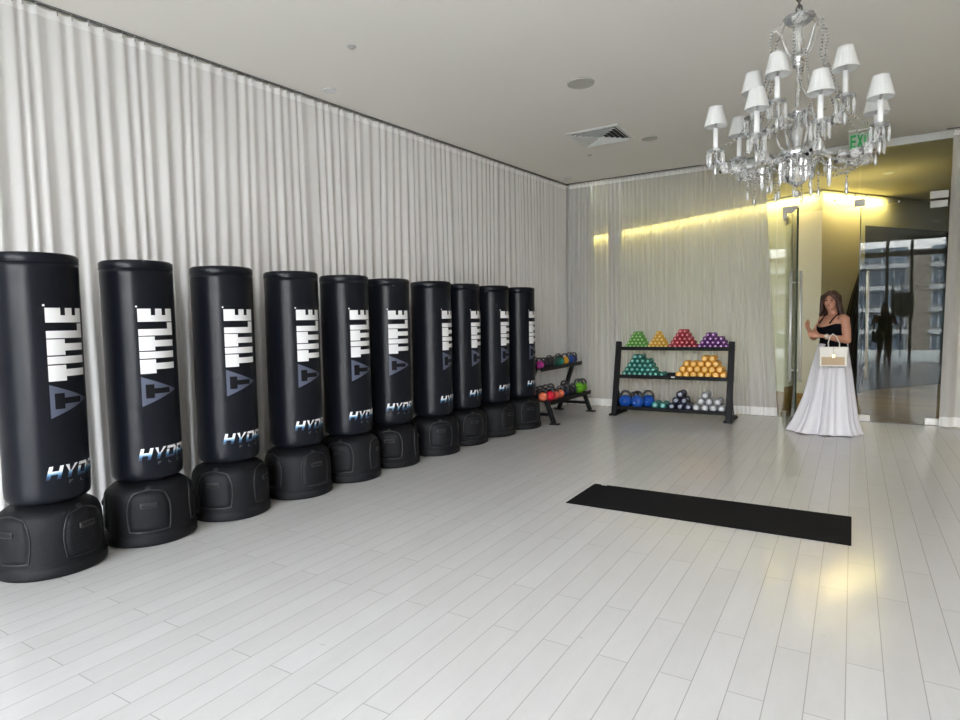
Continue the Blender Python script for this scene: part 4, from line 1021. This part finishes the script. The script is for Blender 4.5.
for s in (-1, 1):
    b = MB(); b.add([(s*.139, -.04, .21), (s*.139, .04, .21), (s*.139, .0, .02), (s*.152, 0, .20)], [(0, 2, 3), (1, 3, 2), (0, 3, 1)]); b.build('side_gusset', 'bagwhite', hb)

# a second person stands behind the camera and shows only as a reflection in the glass doors
pg = thing('person', 'person in a short olive dress seen only as a reflection in the glass', 'person', (.80, -1.05, 0))
mb = MB(); X1 = V(1, 0, 0); Y1 = V(0, 1, 0)
loft(mb, [((0, 0, z), a, c_) for z, a, c_ in ((.80, .16, .12), (.95, .17, .125), (1.08, .13, .10), (1.22, .15, .12), (1.34, .17, .09), (1.39, .08, .06))], X1, Y1)
mb.tube([V(0, 0, 1.35), V(0, .01, 1.46)], [.055, .05], 12); mb.ell((0, .015, 1.55), (.075, .09, .11), 20, 14); mb.tube([V(0, .10, 1.56), V(0, .118, 1.53)], [.008, .012], 8)
for s in (-1, 1):
    mb.tube([V(s*.08, 0, .9), V(s*.09, 0, .5), V(s*.11, -.01, .35), V(s*.12, 0, .08)], [.09, .055, .052, .034], 12); mb.tube([V(s*.12, 0, .07), V(s*.13, .07, .03), V(s*.13, .15, .022)], [.036, .032, .018], 10)
    e_ = V(s*.25, .10, 1.12); w2 = V(s*.07, .26, 1.33)
    mb.tube([V(s*.14, 0, 1.34), V(s*.19, 0, 1.31), V(s*.23, .05, 1.2), e_], [.05, .05, .045, .038], 12); mb.ell(e_, (.038, .038, .038)); mb.tube([e_, w2], [.038, .024], 12)
    hand(mb, w2, w2+V(-s*.03, .03, .05), V(-s*.3, .2, .8), V(s*.7, .4, .2), .5, s, .9)
pb = remeshed(mb, 'body', 'skin', pg, .009, 4)
b = MB(); n = 32; vs = []
for z, a, c_ in ((.62, .205, .17), (.80, .19, .145), (.95, .185, .14), (1.08, .145, .115), (1.22, .165, .135), (1.33, .165, .095)):
    vs += [V(a*math.cos(2*PI*k/n), c_*math.sin(2*PI*k/n), z) for k in range(n)]
b.add(vs, [(j*n+k, j*n+(k+1) % n, (j+1)*n+(k+1) % n, (j+1)*n+k) for j in range(5) for k in range(n)], True); b.build('dress', 'greydress', pg)
b = MB(); b.ell((0, -.005, 1.575), (.09, .10, .115), 18, 12); b.ell((0, -.06, 1.45), (.09, .05, .13), 14, 10); b.build('hair', 'hair', pg)
b = MB(); b.box((0, .30, 1.40), (.155, .009, .075), bev=.003); o = b.build('phone', 'black_print', pg)
for s in (-1, 1):
    b = MB(); b.ell((s*.13, .06, .03), (.045, .125, .029), 14, 8); b.build('shoe', 'darkcloth', pg)
b = MB(); b.box((-.24, .02, .78), (.07, .26, .30), bev=.03); b.tube([V(-.24, -.06, .92), V(-.20, 0, 1.2), V(-.16, .0, 1.37), V(-.2, .05, 1.2), V(-.24, .10, .92)], .008, 6); b.build('shoulder_bag', 'darkcloth', pg)

SKY = 5.0; SUN = 3.2; COVE = 20; HALL = 5; EXPO = 2.15
# ------------------------------------------------------------------ dark drape and planters in the hallway
t = thing('tied_curtain', 'dark grey curtain hanging in the hallway behind the woman', 'curtain', (.05, 12.45, 0))
b = MB(); n = 60; rows = 16; vs = []
for j in range(rows+1):
    tt = j/rows; z = 2.25*(1-tt)+.01*tt; w_ = .03+.20*min(1, tt*1.3)+.02*math.sin(5*tt); cx = .12-.24*tt**.7
    for k in range(n+1):
        u = k/n; vs.append(V(cx+(u-.5)*2*w_, .035*math.sin(u*PI*9+tt)-.02, z))
W_ = n+1; b.add(vs, [(j*W_+k, (j+1)*W_+k, (j+1)*W_+k+1, j*W_+k+1) for j in range(rows) for k in range(n)], True); b.build('drape', 'darkcloth', t)
b = MB(); b.tube([V(.12, .0, 2.25), V(.12, .18, 2.27)], .012, 8); b.build('wall_hook', 'steel_black', t)

# ------------------------------------------------------------------ outdoors behind the camera (seen in the glass reflections)
g = MB(); g.box((0, -6.5, -.12), (24, 7.0, .2)); struct('terrace', g, 'terrace')
g = MB(); g.box((0, -60, -14.2), (220, 160, .4)); struct('ground', g, 'terrace')
ab = thing('apartment_building', 'apartment block with white balconies outside the rear windows', 'building', (0, -82, -14))
g = MB(); g.box((0, -4, 12), (90, 8, 24.0)); g.build('wall', 'bld', ab)
for k in range(8):
    z = 1.2+k*2.95
    b = MB(); b.box((2.6, .9, z), (9.0, 2.0, .55)); b.box((-38, .9, z), (60, 2.0, .55)); b.build('balcony', 'bldslab', ab)
    for x0, x1 in ((9.3, 12.2), (13.6, 17.0), (18.4, 22), (23.5, 27)):
        b = MB(); b.box(((x0+x1)/2, .5, z), (x1-x0, 1.2, .6)); b.build('balcony', 'bldslab', ab)
        b = MB(); b.box(((x0+x1)/2, .03, z+1.5), (x1-x0-.3, .1, 2.0)); w_ = b.build('window', 'bldglass', ab)
        b = MB()
        for q in range(4): b.box((x0+.3+q*(x1-x0-.6)/3, .12, z+1.5), (.16, .1, 2.0))
        b.build('window_frame', 'bldslab', w_)
    b = MB(); b.box((2.6, .03, z+1.5), (8.6, .1, 2.1)); w_ = b.build('window', 'bldglass', ab)
    b = MB()
    for q in range(7): b.box((-1.4+q*1.35, .12, z+1.5), (.14, .1, 2.1))
    b.build('window_frame', 'bldslab', w_)
def tree(x, y, z, r, lab, seed):
    t = thing('tree', lab, 'tree', (x, y, z)); rn = random.Random(seed)
    b = MB(); b.tube([(0, 0, 0), (.1, 0, 5), (.2, .1, 9)], [.25, .2, .1], 8); b.build('trunk', 'hair', t)
    b = MB()
    for i in range(26):
        c = V(rn.gauss(0, r*.5), rn.gauss(0, r*.5), 10+rn.gauss(0, r*.4)); b.ell(c, (r*.4, r*.4, r*.3), 8, 6)
    o = b.build('foliage', 'leaf', t)
for i, (x, y, r) in enumerate([(-11, -20, 2.2), (-6.5, -30, 2.0), (-20, -30, 2.4), (-1.5, -38, 1.8)]):
    tree(x, y, -11.3, r, ['broad leafy tree furthest left outside the rear windows', 'leafy tree left of centre outside the rear windows', 'tall leafy tree at the far left outside', 'small leafy tree near the centre outside'][i], i)

# ------------------------------------------------------------------ light
wd = bpy.data.worlds.new('World'); sc.world = wd; wd.use_nodes = True; nt = wd.node_tree
bg = nt.nodes['Background']
tcn = nt.nodes.new('ShaderNodeTexCoord'); sp = nt.nodes.new('ShaderNodeSeparateXYZ'); rp = nt.nodes.new('ShaderNodeValToRGB')
rp.color_ramp.elements[0].position = .0; rp.color_ramp.elements[0].color = (.97, .98, 1.0, 1); rp.color_ramp.elements[1].position = .7; rp.color_ramp.elements[1].color = (.80, .90, 1.0, 1)
nt.links.new(tcn.outputs['Generated'], sp.inputs[0]); nt.links.new(sp.outputs[2], rp.inputs[0]); nt.links.new(rp.outputs[0], bg.inputs[0])
bg.inputs[1].default_value = SKY
def area(name, loc, rot, sx, sy, power, col=(1, 1, 1), portal=False):
    l = bpy.data.lights.new(name, 'AREA'); l.shape = 'RECTANGLE'; l.size = sx; l.size_y = sy; l.energy = power; l.color = col
    if portal: l.cycles.is_portal = True
    o = bpy.data.objects.new(name, l); C.objects.link(o); o.location = loc; o.rotation_euler = rot; return o
area('window_portal', (-.8, YF-.2, H/2), (PI/2, 0, 0), 8.2, H, 1, portal=True)
sun = bpy.data.lights.new('sun', 'SUN'); sun.energy = SUN; sun.angle = .01; sun.color = (1, .95, .86); so = bpy.data.objects.new('sun', sun); C.objects.link(so); so.rotation_euler = Vector((.25, -.75, -.75)).to_track_quat('-Z', 'Y').to_euler()
WARM = (1, .78, .30)
def strip(p, q, power, off, z=3.44):
    m_ = (p+q)/2; d = (q-p).normalized(); n_ = d.cross(V(0, 0, 1)).normalized()
    if n_.dot(V(0, -1, 0)) < 0: n_ = -n_
    l = bpy.data.lights.new('cove_light', 'AREA'); l.shape = 'RECTANGLE'; l.size = (q-p).length*.98; l.size_y = .06; l.energy = power; l.color = WARM
    o = bpy.data.objects.new('cove_light', l); C.objects.link(o); c = m_+n_*off; o.location = (c.x, c.y, z)
    zz = (n_*.35+V(0, 0, 1)).normalized(); xx = d; yy = zz.cross(xx).normalized()
    o.rotation_euler = Matrix((xx, yy, zz)).transposed().to_euler()
strip(C1, LA, COVE*1.35, .11)
strip(C1, C1.lerp(RB, .42), COVE*.55, .12)
area('hall_ambient_fill', (-1.0, 10.6, 3.40), (0, 0, 0), 3.0, 1.2, HALL, (1, .85, .5))  # added ambient fill for the hallway, not an actual fixture
area('hall_ceiling_fill', (-.1, 11.2, 2.9), (PI, 0, 0), 1.6, .6, HALL*.35, (1, .78, .3))  # upward fill brightening the hallway ceiling, no fixture built

# ------------------------------------------------------------------ camera
cam = bpy.data.cameras.new('camera'); co = bpy.data.objects.new('camera', cam); C.objects.link(co)
yaw, pitch, roll = 0.549689917, 0.0626640811, -0.0183378176
f_ = V(-math.sin(yaw), math.cos(yaw), 0); r_ = V(math.cos(yaw), math.sin(yaw), 0); u_ = V(0, 0, 1)
f2 = f_*math.cos(pitch)-u_*math.sin(pitch); u2 = u_*math.cos(pitch)+f_*math.sin(pitch)
r3 = r_*math.cos(roll)+u2*math.sin(roll); u3 = u2*math.cos(roll)-r_*math.sin(roll)
co.matrix_world = Matrix.Translation((0, 0, 1.37)) @ Matrix((r3, u3, -f2)).transposed().to_4x4()
cam.sensor_width = 36; cam.lens = 608.715*36/960; cam.clip_start = .05; cam.clip_end = 400
sc.camera = co
sc.view_settings.view_transform = 'Standard'; sc.view_settings.look = 'None'; sc.view_settings.exposure = EXPO; sc.view_settings.gamma = 1; sc.view_settings.use_curve_mapping = False
cy = sc.cycles; cy.use_denoising = True; cy.max_bounces = 10; cy.transparent_max_bounces = 40; cy.diffuse_bounces = 8; cy.glossy_bounces = 5; cy.transmission_bounces = 6
cy.caustics_reflective = False; cy.caustics_refractive = False; cy.sample_clamp_indirect = 8
